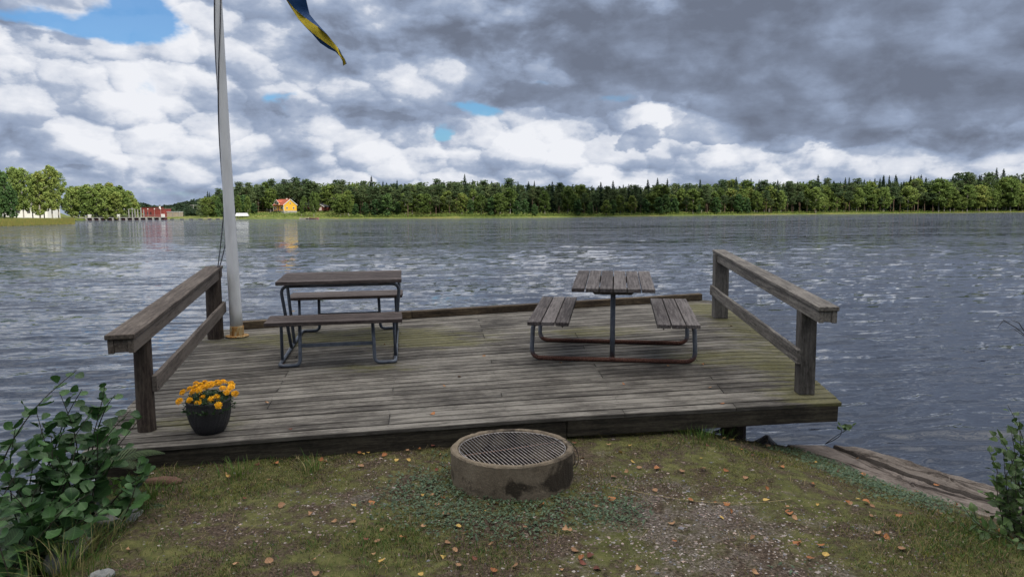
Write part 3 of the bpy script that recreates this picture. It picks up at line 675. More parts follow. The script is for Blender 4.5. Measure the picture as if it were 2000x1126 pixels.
def ridge():
    rg = np.random.default_rng(9); cs, sz, ti = [], [], []
    top = [(250, 398), (275, 396), (300, 402), (330, 401), (350, 397), (362, 392), (380, 390), (400, 388), (415, 387), (430, 386), (450, 384), (480, 384)]
    for layer, (Y, fr) in enumerate(((620, 1.0), (560, .82), (500, .62), (470, .45))):
        for px in np.arange(245, 480, 3.4 if layer else 3.0):
            tp = float(np.interp(px, [a for a, b in top], [b for a, b in top])); pt = at(px + rg.uniform(-1, 1), tp, Y); base = WZ + 1.0; Ht = (pt.z - base) * fr * rg.uniform(.9, 1.06)
            n = 190; k = rg.random(n); kind = rg.random(); w_ = 3.6 * np.sin(np.pi * (.1 + .85 * k)) ** .6 if kind < .6 else 3.8 * (1 - k) ** .8 + .2; a = rg.uniform(0, 6.283, n); r = w_ * rg.uniform(.4, 1, n)
            z0 = base + Ht * .2 if layer else base + max(Ht - 13, 1)
            cs.append(np.stack([pt.x + r * np.cos(a), Y + r * np.sin(a), z0 + (base + Ht - z0) * k], -1)); sz.append(rg.uniform(.6, 1.1, n)); ti.append(np.full(n, rg.random()) * .6 + rg.random(n) * .4)
    V, Fc = quads(np.concatenate(cs), np.concatenate(sz), rg)
    m_ = far_leaf('ridge_foliage', [(0, (.016, .036, .026)), (.6, (.034, .060, .036)), (1, (.055, .080, .042))]); tag(np_mesh('distant_forest', V, Fc, m_, tint=np.repeat(np.concatenate(ti), 4)), 'dark wooded ridge beyond the inlet behind the red brick building', 'forest', kind='stuff')
ridge()
# undergrowth and reeds along the far waterline
def fringe():
    rg = np.random.default_rng(12); cs, sz, ti = [], [], []
    for px in np.arange(400, 2080, .9):
        Y = shore(px) + rg.uniform(2, 7 + (22 if px < 660 else 0)); x, y = col_at(px, Y); n = 14; z = fz(x, y); hh = rg.uniform(.2, 1.4) * (2.6 if rg.random() < .22 and px > 665 else 1)
        cs.append(np.stack([x + rg.normal(size=n) * .9, y + rg.normal(size=n) * .8, z + rg.random(n) * hh], -1)); sz.append(rg.uniform(.15, .4, n)); ti.append(np.full(n, rg.random()))
    V, Fc = quads(np.concatenate(cs), np.concatenate(sz), rg); tag(np_mesh('undergrowth', V, Fc, M_decid, tint=np.repeat(np.concatenate(ti), 4)), 'low scrub along the foot of the far forest', 'undergrowth', kind='stuff')
    n = 26000; px = rg.uniform(-40, 150, n); t_ = rg.random(n); Y = np.where(px < 150, np.interp(px, [-40, 0, 60, 130, 150], [160, 163, 171, 187, 195]) - 4 + t_ * 14, 0); x = slope(px) * Y; z = np.full(n, WZ); h = rg.uniform(.5, 1.3, n) * np.clip(t_ * 3 + .3, 0, 1.4); w_ = .05; q = rg.normal(size=(n, 2)) * .15
    V = np.stack([np.stack([x - w_, Y, z], -1), np.stack([x + w_, Y, z], -1), np.stack([x + q[:, 0], Y + q[:, 1], z + h], -1)], 1).reshape(-1, 3); col = np.array([[.20, .20, .05], [.14, .17, .05], [.26, .20, .07], [.10, .13, .04]])[rg.integers(0, 4, n)]
    tag(np_mesh('reeds', V, np.arange(3 * n).reshape(n, 3), M_blade, col=np.repeat(col, 3, 0)), 'yellow green reeds along the left headland', 'reeds', kind='stuff')
fringe()
for key_ in list(TREE):
    if not TREE[key_][1]:
        for ch_ in CH.get(TREE[key_][0].name, []): bpy.data.objects.remove(ch_)
        bpy.data.objects.remove(TREE[key_][0]); del TREE[key_]

# ------------------------------------------------------------------ left headland ground, houses, dam
def flat_mat(name, c, rough=.8, var=.12):
    m_, t = new_mat(name); pos = t.n('ShaderNodeTexCoord').outputs['Object']; n = t.noise(pos, .9, 5, .65)
    finish(t, t.ramp(n, [(.3, tuple(v * (1 - var) for v in c)), (.7, tuple(min(1, v * (1 + var)) for v in c))]), rough, None, spec=.25); return m_
def board_mat(name, c, pitch):
    m_, t = new_mat(name); pos = t.n('ShaderNodeTexCoord').outputs['Object']; s_ = t.n('ShaderNodeSeparateXYZ', {0: pos}); x = t.m('ADD', s_.outputs[0], s_.outputs[1])
    fr = t.m('FRACT', t.m('DIVIDE', x, pitch)); gap = t.sm(t.m('ABSOLUTE', t.m('SUBTRACT', fr, .5)), .40, .5); n = t.noise(pos, 1.5, 5, .6)
    finish(t, t.mix(t.m('MULTIPLY', gap, .4), t.ramp(n, [(.3, tuple(v * .85 for v in c)), (.7, c)]), tuple(v * .5 for v in c)), .7, gap, -.4, .02, .25); return m_
M_white = flat_mat('white_paint', (.60, .60, .58)); M_yel = board_mat('yellow_boarding', (.58, .34, .035), .22); M_rtile = flat_mat('red_roof_tile', (.24, .060, .034), .85, .35); M_dark = flat_mat('dark_window', (.02, .022, .028), .15)
M_grey = flat_mat('grey_concrete', (.25, .25, .24), .9, .25); M_brick = flat_mat('red_brick', (.17, .038, .034), .9, .3); M_redw = flat_mat('dark_red_boards', (.12, .035, .028), .85); M_drk = flat_mat('dark_roof', (.035, .036, .042), .8); M_tan = flat_mat('grey_brown_panel', (.24, .21, .17), .9, .2); M_purple = flat_mat('dark_painted_terrace', (.055, .045, .075), .8)
def boxm(name, mat, root, x0, x1, y0, y1, z0, z1, bevel=0):
    mb = MB(); v = [(x, y, z) for z in (z0, z1) for x, y in ((x0, y0), (x1, y0), (x1, y1), (x0, y1))]
    mb.add(v, [(3, 2, 1, 0), (4, 5, 6, 7), (0, 1, 5, 4), (1, 2, 6, 5), (2, 3, 7, 6), (3, 0, 4, 7)]); return mb.build(name, mat, root, bevel=bevel)
def gable_house(root, L, W_, H, rise, wall, roof, trim, over=.35, th=.16, z0=0.0):
    """ridge along x"""
    mb = MB(); v = [(-L / 2, -W_ / 2, z0), (L / 2, -W_ / 2, z0), (L / 2, W_ / 2, z0), (-L / 2, W_ / 2, z0), (-L / 2, -W_ / 2, H), (L / 2, -W_ / 2, H), (L / 2, W_ / 2, H), (-L / 2, W_ / 2, H), (-L / 2, 0, H + rise), (L / 2, 0, H + rise)]
    mb.add(v, [(0, 1, 5, 4), (2, 3, 7, 6), (1, 2, 6, 9, 5), (3, 0, 4, 8, 7), (3, 2, 1, 0)]); mb.build('wall', wall, root)
    k = rise / (W_ / 2)
    for s in (-1, 1):
        e = W_ / 2 + over; mb = MB(); x = L / 2 + over * .8
        q = [(-x, s * e, H - over * k), (x, s * e, H - over * k), (x, 0, H + rise + .02), (-x, 0, H + rise + .02)]; q2 = [(a, b, c + th) for a, b, c in q]
        mb.add(q + q2, [(3, 2, 1, 0), (4, 5, 6, 7), (0, 1, 5, 4), (1, 2, 6, 5), (2, 3, 7, 6), (3, 0, 4, 7)]); mb.build('roof', roof, root)
        for sx in (-1, 1):
            mb = MB(); xx = sx * (x + .03); mb.beam((xx, s * e, H - over * k + .05), (xx, s * .05, H + rise + .05), .06, .26, up=(0, 0, 1)); mb.build('barge_board', trim, root)
def windows(root, face, spots, fm=None):
    """face: function (u, z) -> (point, normal); spots: (u, z, w, h)"""
    for u, z, w_, h in spots:
        c, nr, tx = face(u, z); mb = MB(); mb.beam(c + tx * (-w_ / 2) + nr * .03, c + tx * (w_ / 2) + nr * .03, .08, h, up=(0, 0, 1)); o = mb.build('window', fm or M_white, root)
        mb = MB(); f = .80; mb.beam(c + tx * (-w_ / 2 * f) + nr * .085, c + tx * (-.04) + nr * .085, .04, h * f, up=(0, 0, 1)); mb.beam(c + tx * (.04) + nr * .085, c + tx * (w_ / 2 * f) + nr * .085, .04, h * f, up=(0, 0, 1)); p = mb.build('pane', M_dark, o)
def ground_at(px, py, Y):
    p = at(px, py, Y); return p
def yellow_house():
    p = ground_at(557, 411.5, 372); root = empty('yellow_house', Matrix.Translation((p.x, p.y, p.z)) @ Matrix.Rotation(R(-40), 4, 'Z')); tag(root, 'yellow wooden house with red tiled roof and a front gable on the far shore', 'house')
    L, W_, H, rise = 9.0, 7.4, 2.9, 2.7; gable_house(root, L, W_, H, rise, M_yel, M_rtile, M_white)
    boxm('foundation', M_grey, root, -L / 2 + .05, L / 2 + .05, -W_ / 2 - .05, W_ / 2, -1.6, .02)
    # front gable (dormer)
    mb = MB(); x0, x1, yf = -2.9, .7, -W_ / 2 - .12; v = [(x0, yf, 2.75), (x1, yf, 2.75), (x1, yf, 4.1), ((x0 + x1) / 2, yf, 5.3), (x0, yf, 4.1), (x0, -.3, 2.75), (x1, -.3, 2.75), (x1, -.3, 4.1), ((x0 + x1) / 2, -.3, 5.3), (x0, -.3, 4.1)]
    mb.add(v, [(0, 1, 2, 3, 4), (1, 6, 7, 2), (5, 0, 4, 9)]); mb.build('dormer_wall', flat_mat('pale_yellow', (.72, .52, .28)), root)
    for s in (-1, 1):
        xe = (x0 + x1) / 2 + s * 2.15; mb = MB(); q = [(xe, yf - .3, 3.85), (xe, .2, 3.85), ((x0 + x1) / 2, .2, 5.34), ((x0 + x1) / 2, yf - .3, 5.34)]; mb.add(q + [(a, b, c + .14) for a, b, c in q], [(0, 1, 2, 3), (7, 6, 5, 4), (0, 4, 5, 1), (1, 5, 6, 2), (2, 6, 7, 3), (3, 7, 4, 0)]); mb.build('dormer_roof', M_rtile, root)
        mb = MB(); mb.beam((xe, yf - .33, 3.92), ((x0 + x1) / 2 + s * .03, yf - .33, 5.42), .06, .24); mb.build('barge_board', M_white, root)
    V3 = Vector; fr = lambda u, z: (V3((u, -W_ / 2, z)), V3((0, -1, 0)), V3((1, 0, 0))); ge = lambda u, z: (V3((L / 2, u, z)), V3((1, 0, 0)), V3((0, 1, 0))); dm = lambda u, z: (V3((u, yf, z)), V3((0, -1, 0)), V3((1, 0, 0)))
    windows(root, fr, [(-3.4, 1.4, 1.0, 1.3), (-2.1, 1.4, .9, 1.3), (2.6, 1.4, 1.0, 1.3), (3.6, 1.4, .7, 1.3)]); windows(root, ge, [(-1.9, 1.35, .8, 1.2), (1.9, 1.35, .8, 1.2), (0, 3.7, .7, .9)]); windows(root, dm, [(-1.7, 3.7, .9, 1.2), (-.5, 3.7, .9, 1.2)])
    boxm('door', flat_mat('brown_door', (.20, .09, .07)), root, -.55, .45, -W_ / 2 - .06, -W_ / 2 + .02, .02, 2.15)
    for x in (-L / 2, L / 2): boxm('corner_board', M_white, root, x - .10, x + .10, -W_ / 2 - .08, -W_ / 2 + .12, 0, H)
    boxm('chimney', flat_mat('pale_chimney', (.5, .38, .33)), root, 1.2, 1.9, -.3, .4, H + rise - .5, H + rise + .55)
    boxm('terrace', M_purple, root, -L / 2 - .6, 2.2, -W_ / 2 - 2.4, -W_ / 2 - .06, -.18, .0)
    for x in (-4.8, -3.1, -1.4, .3, 1.9): boxm('terrace_post', M_purple, root, x, x + .12, -W_ / 2 - 2.38, -W_ / 2 - 2.26, -1.6, .75)
    boxm('terrace_rail', M_purple, root, -5.0, 2.15, -W_ / 2 - 2.40, -W_ / 2 - 2.34, .45, .60)
yellow_house()
def cabins():
    p = ground_at(631, 411.0, 372); root = empty('boathouse_cabin', Matrix.Translation(p) @ Matrix.Rotation(R(72), 4, 'Z')); tag(root, 'dark red cabin with a pale gable door right of the yellow house', 'cabin')
    gable_house(root, 6.0, 5.0, 1.9, 1.2, M_redw, M_drk, M_white, .3)
    V3 = Vector; boxm('door', flat_mat('pale_door', (.55, .45, .42)), root, -3.07, -2.95, -1.1, .3, 0, 1.7)
    p = ground_at(617, 407.5, 385); root = empty('dark_cabin', Matrix.Translation(p) @ Matrix.Rotation(R(6), 4, 'Z')); tag(root, 'long low dark cabin with a grey roof behind the dark red cabin', 'cabin'); gable_house(root, 11, 5, 1.8, 1.1, M_redw, M_drk, M_drk, .3)
    windows(root, lambda u, z: (V3((u, -2.5, z)), V3((0, -1, 0)), V3((1, 0, 0))), [(-3, 1.0, 1.0, .8), (1.5, 1.0, 1.0, .8)]); boxm('chimney', M_white, root, 1.0, 1.5, -.3, .3, 2.5, 3.6)
cabins()
def upturned(px, py, Y, L, label):
    p = ground_at(px, py, Y); root = empty('tarpaulin_shelter', Matrix.Translation(p)); tag(root, label, 'shelter'); mb = MB()
    v = [(-L / 2, -1.2, 0), (L / 2, -1.2, 0), (L / 2 - .5, 0, 1.45), (-L / 2 + .3, 0, 1.45), (-L / 2, 1.2, 0), (L / 2, 1.2, 0)]; mb.add(v, [(0, 1, 2, 3), (3, 2, 5, 4), (0, 3, 4), (1, 5, 2), (0, 4, 5, 1)]); mb.build('cover', flat_mat('pale_cover', (.42, .44, .46)), root)
    mb = MB(); mb.tube([(-L / 2 + .2, 0, 1.47), (L / 2 - .4, 0, 1.47)], .05, 6); mb.build('ridge_pole', M_grey, root)
upturned(473, 421.8, 352, 6.0, 'long pale grey covered shelter on the grass right of the flagpole')
def red_building():
    p = ground_at(297, 424, 420); z0 = WZ + .6; root = empty('brick_building', Matrix.Translation((p.x, p.y, z0)) @ Matrix.Rotation(R(-8), 4, 'Z')); tag(root, 'flat roofed red brick building behind the dam', 'building')
    boxm('wall', M_brick, root, -6.0, 1.5, 0, 9, 0, 5.6); boxm('side_wing', M_brick, root, 1.502, 6.0, .4, 9, 0, 4.9); boxm('roof', flat_mat('red_roof_edge', (.13, .035, .03)), root, -6.2, 1.7, -.2, 9.2, 5.6, 5.9); boxm('wing_roof', flat_mat('grey_red_roof', (.20, .10, .09)), root, 1.72, 6.2, .2, 9.2, 4.9, 5.15)
    windows(root, lambda u, z: (Vector((u, 0, z)), Vector((0, -1, 0)), Vector((1, 0, 0))), [(-4.6, 2.6, .9, 1.9), (-2.6, 2.6, .9, 1.9), (-.6, 2.6, .9, 1.9)], M_brick); boxm('chimney', M_white, root, 2.6, 3.2, 3, 3.6, 5.1, 6.6)
    p = ground_at(332, 424, 424); root = empty('transformer_shed', Matrix.Translation((p.x, p.y, z0 - .1))); tag(root, 'grey brown low shed in three bays right of the red brick building', 'shed')
    for i in range(3): boxm('bay', M_tan, root, -5.4 + 3.65 * i, -5.4 + 3.65 * i + 3.5, 0, 5, 0, 3.3); boxm('roof', flat_mat('pale_shed_roof', (.36, .38, .42)), root, -5.5 + 3.65 * i, -5.5 + 3.65 * i + 3.62, -.3, 5.2, 3.3, 3.55)
    for i in range(4): boxm('pillar', M_grey, root, -5.53 + 3.65 * i - .12, -5.53 + 3.65 * i + .12, -.28, -.05, 0, 3.28)
red_building()
def white_house():
    p = at(44, 424, 236); root = empty('white_house', Matrix.Translation((p.x, p.y, WZ + 1.2)) @ Matrix.Rotation(R(6), 4, 'Z')); tag(root, 'long white house half hidden behind the tall trees on the left headland', 'house')
    gable_house(root, 19, 8, 4.2, 2.0, M_white, flat_mat('grey_roof', (.16, .17, .18)), M_white); windows(root, lambda u, z: (Vector((u, -4, z)), Vector((0, -1, 0)), Vector((1, 0, 0))), [(x, 2.4, .9, 1.2) for x in (-7.5, -5, -2, 1, 4, 7)], M_grey)
    p = at(-8, 424, 225); root = empty('white_shed', Matrix.Translation((p.x, p.y, WZ + 1.1))); tag(root, 'small white shed at the very left edge behind dark trees', 'shed'); gable_house(root, 6, 5, 3.2, 1.4, M_white, flat_mat('grey_roof_b', (.16, .17, .18)), M_white)
white_house()
def headland():
    m_ = bpy.data.materials['far_shore_grass']; rg = np.random.default_rng(2); a = [(-400, 168), (-60, 166), (0, 167), (60, 176), (125, 193), (136, 205), (140, 230), (120, 270), (0, 300), (-400, 300)]
    P = [np.array((slope(px) * Y, Y)) for px, Y in a]; c = np.mean(P, 0); mb = MB(); Q = []
    for i in range(len(P)):
        for k in range(8): Q.append(P[i] + (P[(i + 1) % len(P)] - P[i]) * k / 8)
    n = len(Q); vs = []
    for f, z in ((1.03, WZ - .8), (1.0, WZ + .05), (.96, WZ + .5), (.90, WZ + 1.0), (.75, WZ + 1.45), (.4, WZ + 1.6), (.01, WZ + 1.6)):
        for q in Q: w_ = c + (q - c) * f; vs.append((w_[0], w_[1], z + rg.normal() * .04))
    mb.add(vs, [(i * n + k, i * n + (k + 1) % n, (i + 1) * n + (k + 1) % n, (i + 1) * n + k) for i in range(6) for k in range(n)]); tag(mb.build('headland_terrain', m_, smooth=True), kind='structure')
headland()
def dam():
    Y = 336; z = WZ; root = empty('dam'); tag(root, 'low concrete dam with tall gate posts and a dark walkway across the inlet', 'dam')
    X = lambda px: slope(px) * Y
    boxm('walkway', M_grey, root, X(128), X(325), Y, Y + 2.2, z + .95, z + 1.25); 
    for px in np.arange(160, 326, 13.0): boxm('pier', M_grey, root, X(px) - .35, X(px) + .35, Y - .15, Y + 2.3, z - .6, z + .95)
    mb = MB()
    for px in np.arange(162, 320, 13.0): mb.beam((X(px) + .42, Y + .8, z + .45), (X(px + 13) - .42, Y + .8, z + .45), .2, 1.0)
    mb.build('gate_boards', flat_mat('dark_red_gate', (.06, .02, .022)), root)
    for px, h in ((199, 3.6), (213, 3.6), (206, 4.1), (255, 3.5), (267, 3.5), (260, 4.4), (272.5, 3.6), (284, 3.5), (277, 4.4)): boxm('gate_post', M_grey, root, X(px) - .16, X(px) + .16, Y + .6 + (h > 4) * .8, Y + .92 + (h > 4) * .8, z + 1.26, z + 1.2 + h)
    for a, b in ((199, 213), (255, 267)): boxm('cross_beam', M_grey, root, X(a) - .2, X(b) + .2, Y + .58, Y + .94, z + 1.205 + 3.6, z + 1.42 + 3.6)
    for px in (178, 235, 321): boxm('gear_box', M_white, root, X(px) - .6, X(px) + .6, Y + .4, Y + 1.4, z + 1.26, z + 2.6)
    mb = MB()
    for k in range(52): x = X(130 + k * 3.8); mb.beam((x, Y + .08, z + 1.25), (x, Y + .08, z + 2.3), .04, .04)
    for zz in (1.75, 2.28): mb.beam((X(128), Y + .08, z + zz), (X(325), Y + .08, z + zz), .04, .05)
    mb.build('handrail', M_grey, root)
    g_ = 'lamp posts along the dam'; first = None
    for px in (189, 244, 290, 303, 315):
        if first is None:
            first = empty('lamp_post'); mb = MB(); mb.tube([(0, 0, 0), (0, 0, 3.4)], [.07, .05], 8); mb.build('pole', M_grey, first); mb = MB(); mb.lathe([(.05, 3.4), (.26, 3.5), (.24, 3.75), (.02, 3.85)], 10); mb.build('lantern', M_white, first); o = first
        else: o = copy_tree(first)
        o.location = (X(px), Y + 1.8, z + 1.26); o['label'] = 'thin lamp post with a white lantern standing on the dam walkway'; o['category'] = 'lamp post'; o['group'] = g_
    # floating boom
    f = None
    for px in (340, 359, 377, 395, 413, 429, 446):
        Yb = 338
        if f is None: mb = MB(); mb.beam((-.8, 0, 0), (.8, 0, 0), .8, .6); f = mb.build('boom_float', flat_mat('dark_float', (.035, .035, .04)), bevel=.1); o = f
        else: o = f.copy(); C.objects.link(o)
        o.location = (slope(px) * Yb, Yb, WZ + .12); tag(o, 'dark float of the log boom right of the dam', 'float', 'floats of the log boom')
    mb = MB(); mb.tube([(slope(326) * 338, 338, WZ + .32)] + [(slope(p) * 338, 338, WZ + .38 + .05 * (i % 2)) for i, p in enumerate((349, 368, 386, 404, 421, 438, 470))], .09, 6); tag(mb.build('boom_line', M_grey), 'thin grey line joining the floats of the log boom', 'boom line')
    # jetty and two moored boats below the cabins
    for i, (px, L) in enumerate(((597, 4.2), (616, 4.6))):
        Yb = shore(px) - 2.0; root = empty('rowing_boat', Matrix.Translation((slope(px) * Yb, Yb, WZ - .05)) @ Matrix.Rotation(R(8 - 14 * i), 4, 'Z')); tag(root, ['pale rowing boat moored by the jetty, the left one', 'reddish rowing boat moored by the jetty, the right one'][i], 'boat'); mb = MB(); vs = []; n = 10
        for k in range(n + 1):
            u = k / n * 2 - 1; w_ = .75 * (1 - abs(u) ** 3) + .02; sh = .45 + .22 * u * u
            vs += [(u * L / 2, -w_, sh), (u * L / 2, -w_ * .6, -.1), (u * L / 2, w_ * .6, -.1), (u * L / 2, w_, sh), (u * L / 2, w_ * .85, sh), (u * L / 2, w_ * .5, .05), (u * L / 2, -w_ * .5, .05), (u * L / 2, -w_ * .85, sh)]
        mb.add(vs, [(8 * k + j, 8 * k + (j + 1) % 8, 8 * k + 8 + (j + 1) % 8, 8 * k + 8 + j) for k in range(n) for j in range(8)]); mb.build('hull', [flat_mat('pale_hull', (.5, .47, .4)), flat_mat('reddish_hull', (.22, .11, .10))][i], root)
        mb = MB(); mb.beam((-.6, -.6, .33), (-.6, .6, .33), .25, .04); mb.beam((.7, -.6, .33), (.7, .6, .33), .25, .04); mb.build('thwart', M_tan, root)
    root = empty('small_jetty'); tag(root, 'small plank jetty reaching out between the two moored boats', 'jetty'); x = slope(606) * shore(606); Yj = shore(606); boxm('planks', M_tan, root, x - .6, x + .6, Yj - 4, Yj + 2, WZ + .35, WZ + .45)
    for yy in (Yj - 3.8, Yj - 1.5):
        for s in (-1, 1): boxm('pile', M_tan, root, x + s * .68 - .07, x + s * .68 + .07, yy - .07, yy + .07, WZ - .8, WZ + .8)
    # power line mast on the ridge
    root = empty('power_mast'); tag(root, 'thin two legged power line mast standing before the dark ridge', 'power mast'); pb = at(382, 420, 470)
    for s in (-1, 1): mb = MB(); mb.tube([(pb.x + s * 1.2, 470, pb.z - 2), (pb.x + s * 1.2, 470, pb.z + 6.6)], .14, 6); mb.build('leg', M_grey, root)
    boxm('cross_arm', M_grey, root, pb.x - 3.2, pb.x + 3.2, 469.9, 470.1, pb.z + 6.1, pb.z + 6.35)
dam()
# ------------------------------------------------------------------ unseen cloud meshes added behind the camera to shade deck, near water and middle forest
def shade_cloud(c, r, seed, label):
    rg = np.random.default_rng(seed); n, k = 40, 80; V = []
    for i in range(n + 1):
        for j in range(k):
            th, ph = math.pi * i / n, 2 * math.pi * j / k; d = np.array([math.sin(th) * math.cos(ph), math.sin(th) * math.sin(ph), math.cos(th)])
            q = 1 + .55 * (fbm(np.array([d[0] * 2.4 + seed + d[2] * 1.3]), np.array([d[1] * 2.4 + seed * 2 - d[2]]), 5)[0] - .5) * 2; V.append([c[m] + d[m] * r[m] * q * (.35 if (m == 2 and d[2] < 0) else 1) for m in range(3)])
    idx = np.arange((n + 1) * k).reshape(n + 1, k); Fc = np.stack([idx[:-1], idx[1:], np.roll(idx[1:], -1, 1), np.roll(idx[:-1], -1, 1)], -1).reshape(-1, 4)
    m_ = bpy.data.materials.get('shade_cloud') or flat_mat('shade_cloud', (.85, .86, .88), 1.0, .03); o = np_mesh('shade_cloud', np.array(V), Fc, m_, smooth=True); o['kind'] = 'structure'; return o
CH_ = 560.0; offx, offy = sun_dir.x / sun_dir.z * CH_, sun_dir.y / sun_dir.z * CH_
shade_cloud((0 + offx, 30 + offy, CH_), (110, 85, 40), 3, '')
shade_cloud((35 + offx, 395 + offy, CH_), (40, 60, 30), 8, '')

# ------------------------------------------------------------------ deck (its own slightly tilted frame)
TAU = R(3.0)
MD = Matrix.Translation((0, 5, 0)) @ Matrix.Rotation(TAU, 4, 'X')
def dk(px, py, z=0.0):
    Mi = MD.inverted(); c = Mi @ Vector((0, 0, CZ)); r = Mi.to_3x3() @ ray(px, py)
    return c + r * ((z - c.z) / r.z)
random.seed(11)
def build_deck():
    root = empty('wooden_deck', MD)
    tag(root, 'weathered grey plank deck reaching from the bank out over the lake', 'deck')
    FR = [Vector(p) for p in ((-2.78, -.38), (-1.4, -.08), (.4, .27), (2.2, .535), (2.54, .57))]
    BK = [Vector(p) for p in ((-3.50, 3.38), (-1.95, 4.01), (.0, 4.57), (2.62, 5.31), (2.90, 5.06))]
    S = [0, .26, .60, .935, 1.0]
    def P(s, t):
        s = min(max(s, 0), 1)
        for i in range(4):
            if s <= S[i + 1]:
                k = (s - S[i]) / (S[i + 1] - S[i]); a = FR[i].lerp(FR[i + 1], k); b = BK[i].lerp(BK[i + 1], k); return a.lerp(b, t)
    mb = MB(); N = 36; th = .028
    joints = [.19, .36, .52, .68, .84]
    for k in range(N):
        t0, t1 = k / N, (k + 1) / N; gap = .0013 + random.uniform(0, .0009)
        js = sorted(random.sample(joints, random.choice((1, 1, 2)))); ed = [0] + js + [1]
        for a, b in zip(ed[:-1], ed[1:]):
            s0 = a + (random.uniform(-.002, .001) if a == 0 else .0005); s1 = b + (random.uniform(-.001, .002) if b == 1 else -.0005)
            n = max(2, int((b - a) * 22)); ti = random.random(); o = random.random() * 60; dz = random.uniform(-.0015, .0015); vs = []; gs = []; es = []
            if a == 0: ext0 = random.uniform(-.01, .012)
            for i in range(n + 1):
                s = s0 + (s1 - s0) * i / n; wv = .0005 * math.sin(i * 1.3 + o)
                A = P(s, t0 + gap + wv * .3); B = P(s, t1 - gap + wv * .3); z = dz + random.uniform(-.0007, .0007)
                if s <= 0.001 and a == 0: A.x += ext0; B.x += ext0
                m1 = A.lerp(B, .035); m2 = A.lerp(B, .965); cup = random.uniform(-.0005, .0005)
                L = s * 5.6 + o
                for q, zz, g_ in ((A, -th, -.03), (A, z - .0035, -.004), (m1, z, 0), (A.lerp(B, .5), z - .0012 + cup, .06), (m2, z, .12), (B, z - .0035, .124), (B, -th, .15)):
                    vs.append((q.x, q.y, zz)); gs.append((L, o + g_, o * .3 + zz * .4))
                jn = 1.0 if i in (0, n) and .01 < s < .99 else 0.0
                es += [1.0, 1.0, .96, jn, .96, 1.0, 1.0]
            fs = [tuple(range(7)), tuple(7 * n + j for j in range(7))[::-1]]
            for i in range(n):
                for j in range(7):
                    c, d = 7 * i + j, 7 * i + (j + 1) % 7; fs.append((c, c + 7, d + 7, d))
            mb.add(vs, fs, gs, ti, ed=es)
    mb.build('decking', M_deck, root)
    # nail heads
    nb = MB()
    for k in range(N):
        for s in (.02, .19, .36, .52, .68, .84, .98):
            for f in (.28, .72):
                c = P(s + random.uniform(-.002, .002), (k + f) / N)
                nb.lathe([(.0035, -.001), (.0035, .0012), (0.0001, .0016)], 6, c.x, c.y)
    nb.build('nails', M_bolt, root)
    # fascia beams under the front edge, in two lengths
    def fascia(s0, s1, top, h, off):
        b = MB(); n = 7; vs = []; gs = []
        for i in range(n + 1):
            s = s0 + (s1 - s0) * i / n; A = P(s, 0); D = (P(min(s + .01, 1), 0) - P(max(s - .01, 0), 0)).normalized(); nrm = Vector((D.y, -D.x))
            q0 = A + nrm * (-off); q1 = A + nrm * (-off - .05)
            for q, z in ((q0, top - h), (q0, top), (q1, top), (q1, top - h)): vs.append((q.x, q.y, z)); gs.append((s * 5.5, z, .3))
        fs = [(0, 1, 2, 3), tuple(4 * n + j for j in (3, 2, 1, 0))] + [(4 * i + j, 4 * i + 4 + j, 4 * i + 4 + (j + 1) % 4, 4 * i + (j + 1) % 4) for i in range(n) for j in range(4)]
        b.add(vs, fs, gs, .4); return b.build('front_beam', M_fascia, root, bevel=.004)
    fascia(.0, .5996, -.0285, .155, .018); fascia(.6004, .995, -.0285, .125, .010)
    # side beams and joists
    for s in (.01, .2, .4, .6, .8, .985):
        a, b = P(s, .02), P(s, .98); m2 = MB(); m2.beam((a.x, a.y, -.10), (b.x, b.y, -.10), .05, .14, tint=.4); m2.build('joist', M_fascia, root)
    # kerb beams along the far edge
    A, B = P(.055, 1), P(.935, 1); d = (B - A).normalized(); nr = Vector((-d.y, d.x))
    cuts = [0, .33, .66, 1.0]
    for i in range(3):
        a = A.lerp(B, cuts[i] + .0004) - nr * .05; b = A.lerp(B, cuts[i + 1] - .0004) - nr * .05; m2 = MB()
        m2.beam((a.x, a.y, .045), (b.x, b.y, .045), .09, .088, seg=10, warp=.0015); m2.build('kerb_beam', M_kerb, root, bevel=.006)
    # posts standing in the lake bed
    for s, t in ((.06, .55), (.5, .55), (.94, .55), (.08, .97), (.5, .97), (.93, .97), (.86, .10)):
        c = P(s, t); m2 = MB(); m2.tube([(c.x, c.y, -.17), (c.x + .01, c.y, -.8), (c.x, c.y, -1.9)], [.10, .105, .11], 12); m2.build('support_post', M_postL, root, smooth=False)
build_deck()

def local(x, y, z=0.0, rz=0.0): return MD @ Matrix.Translation((x, y, z)) @ Matrix.Rotation(rz, 4, 'Z')
UPL = MD.to_3x3().inverted() @ Vector((0, 0, 1))     # true vertical inside the deck frame

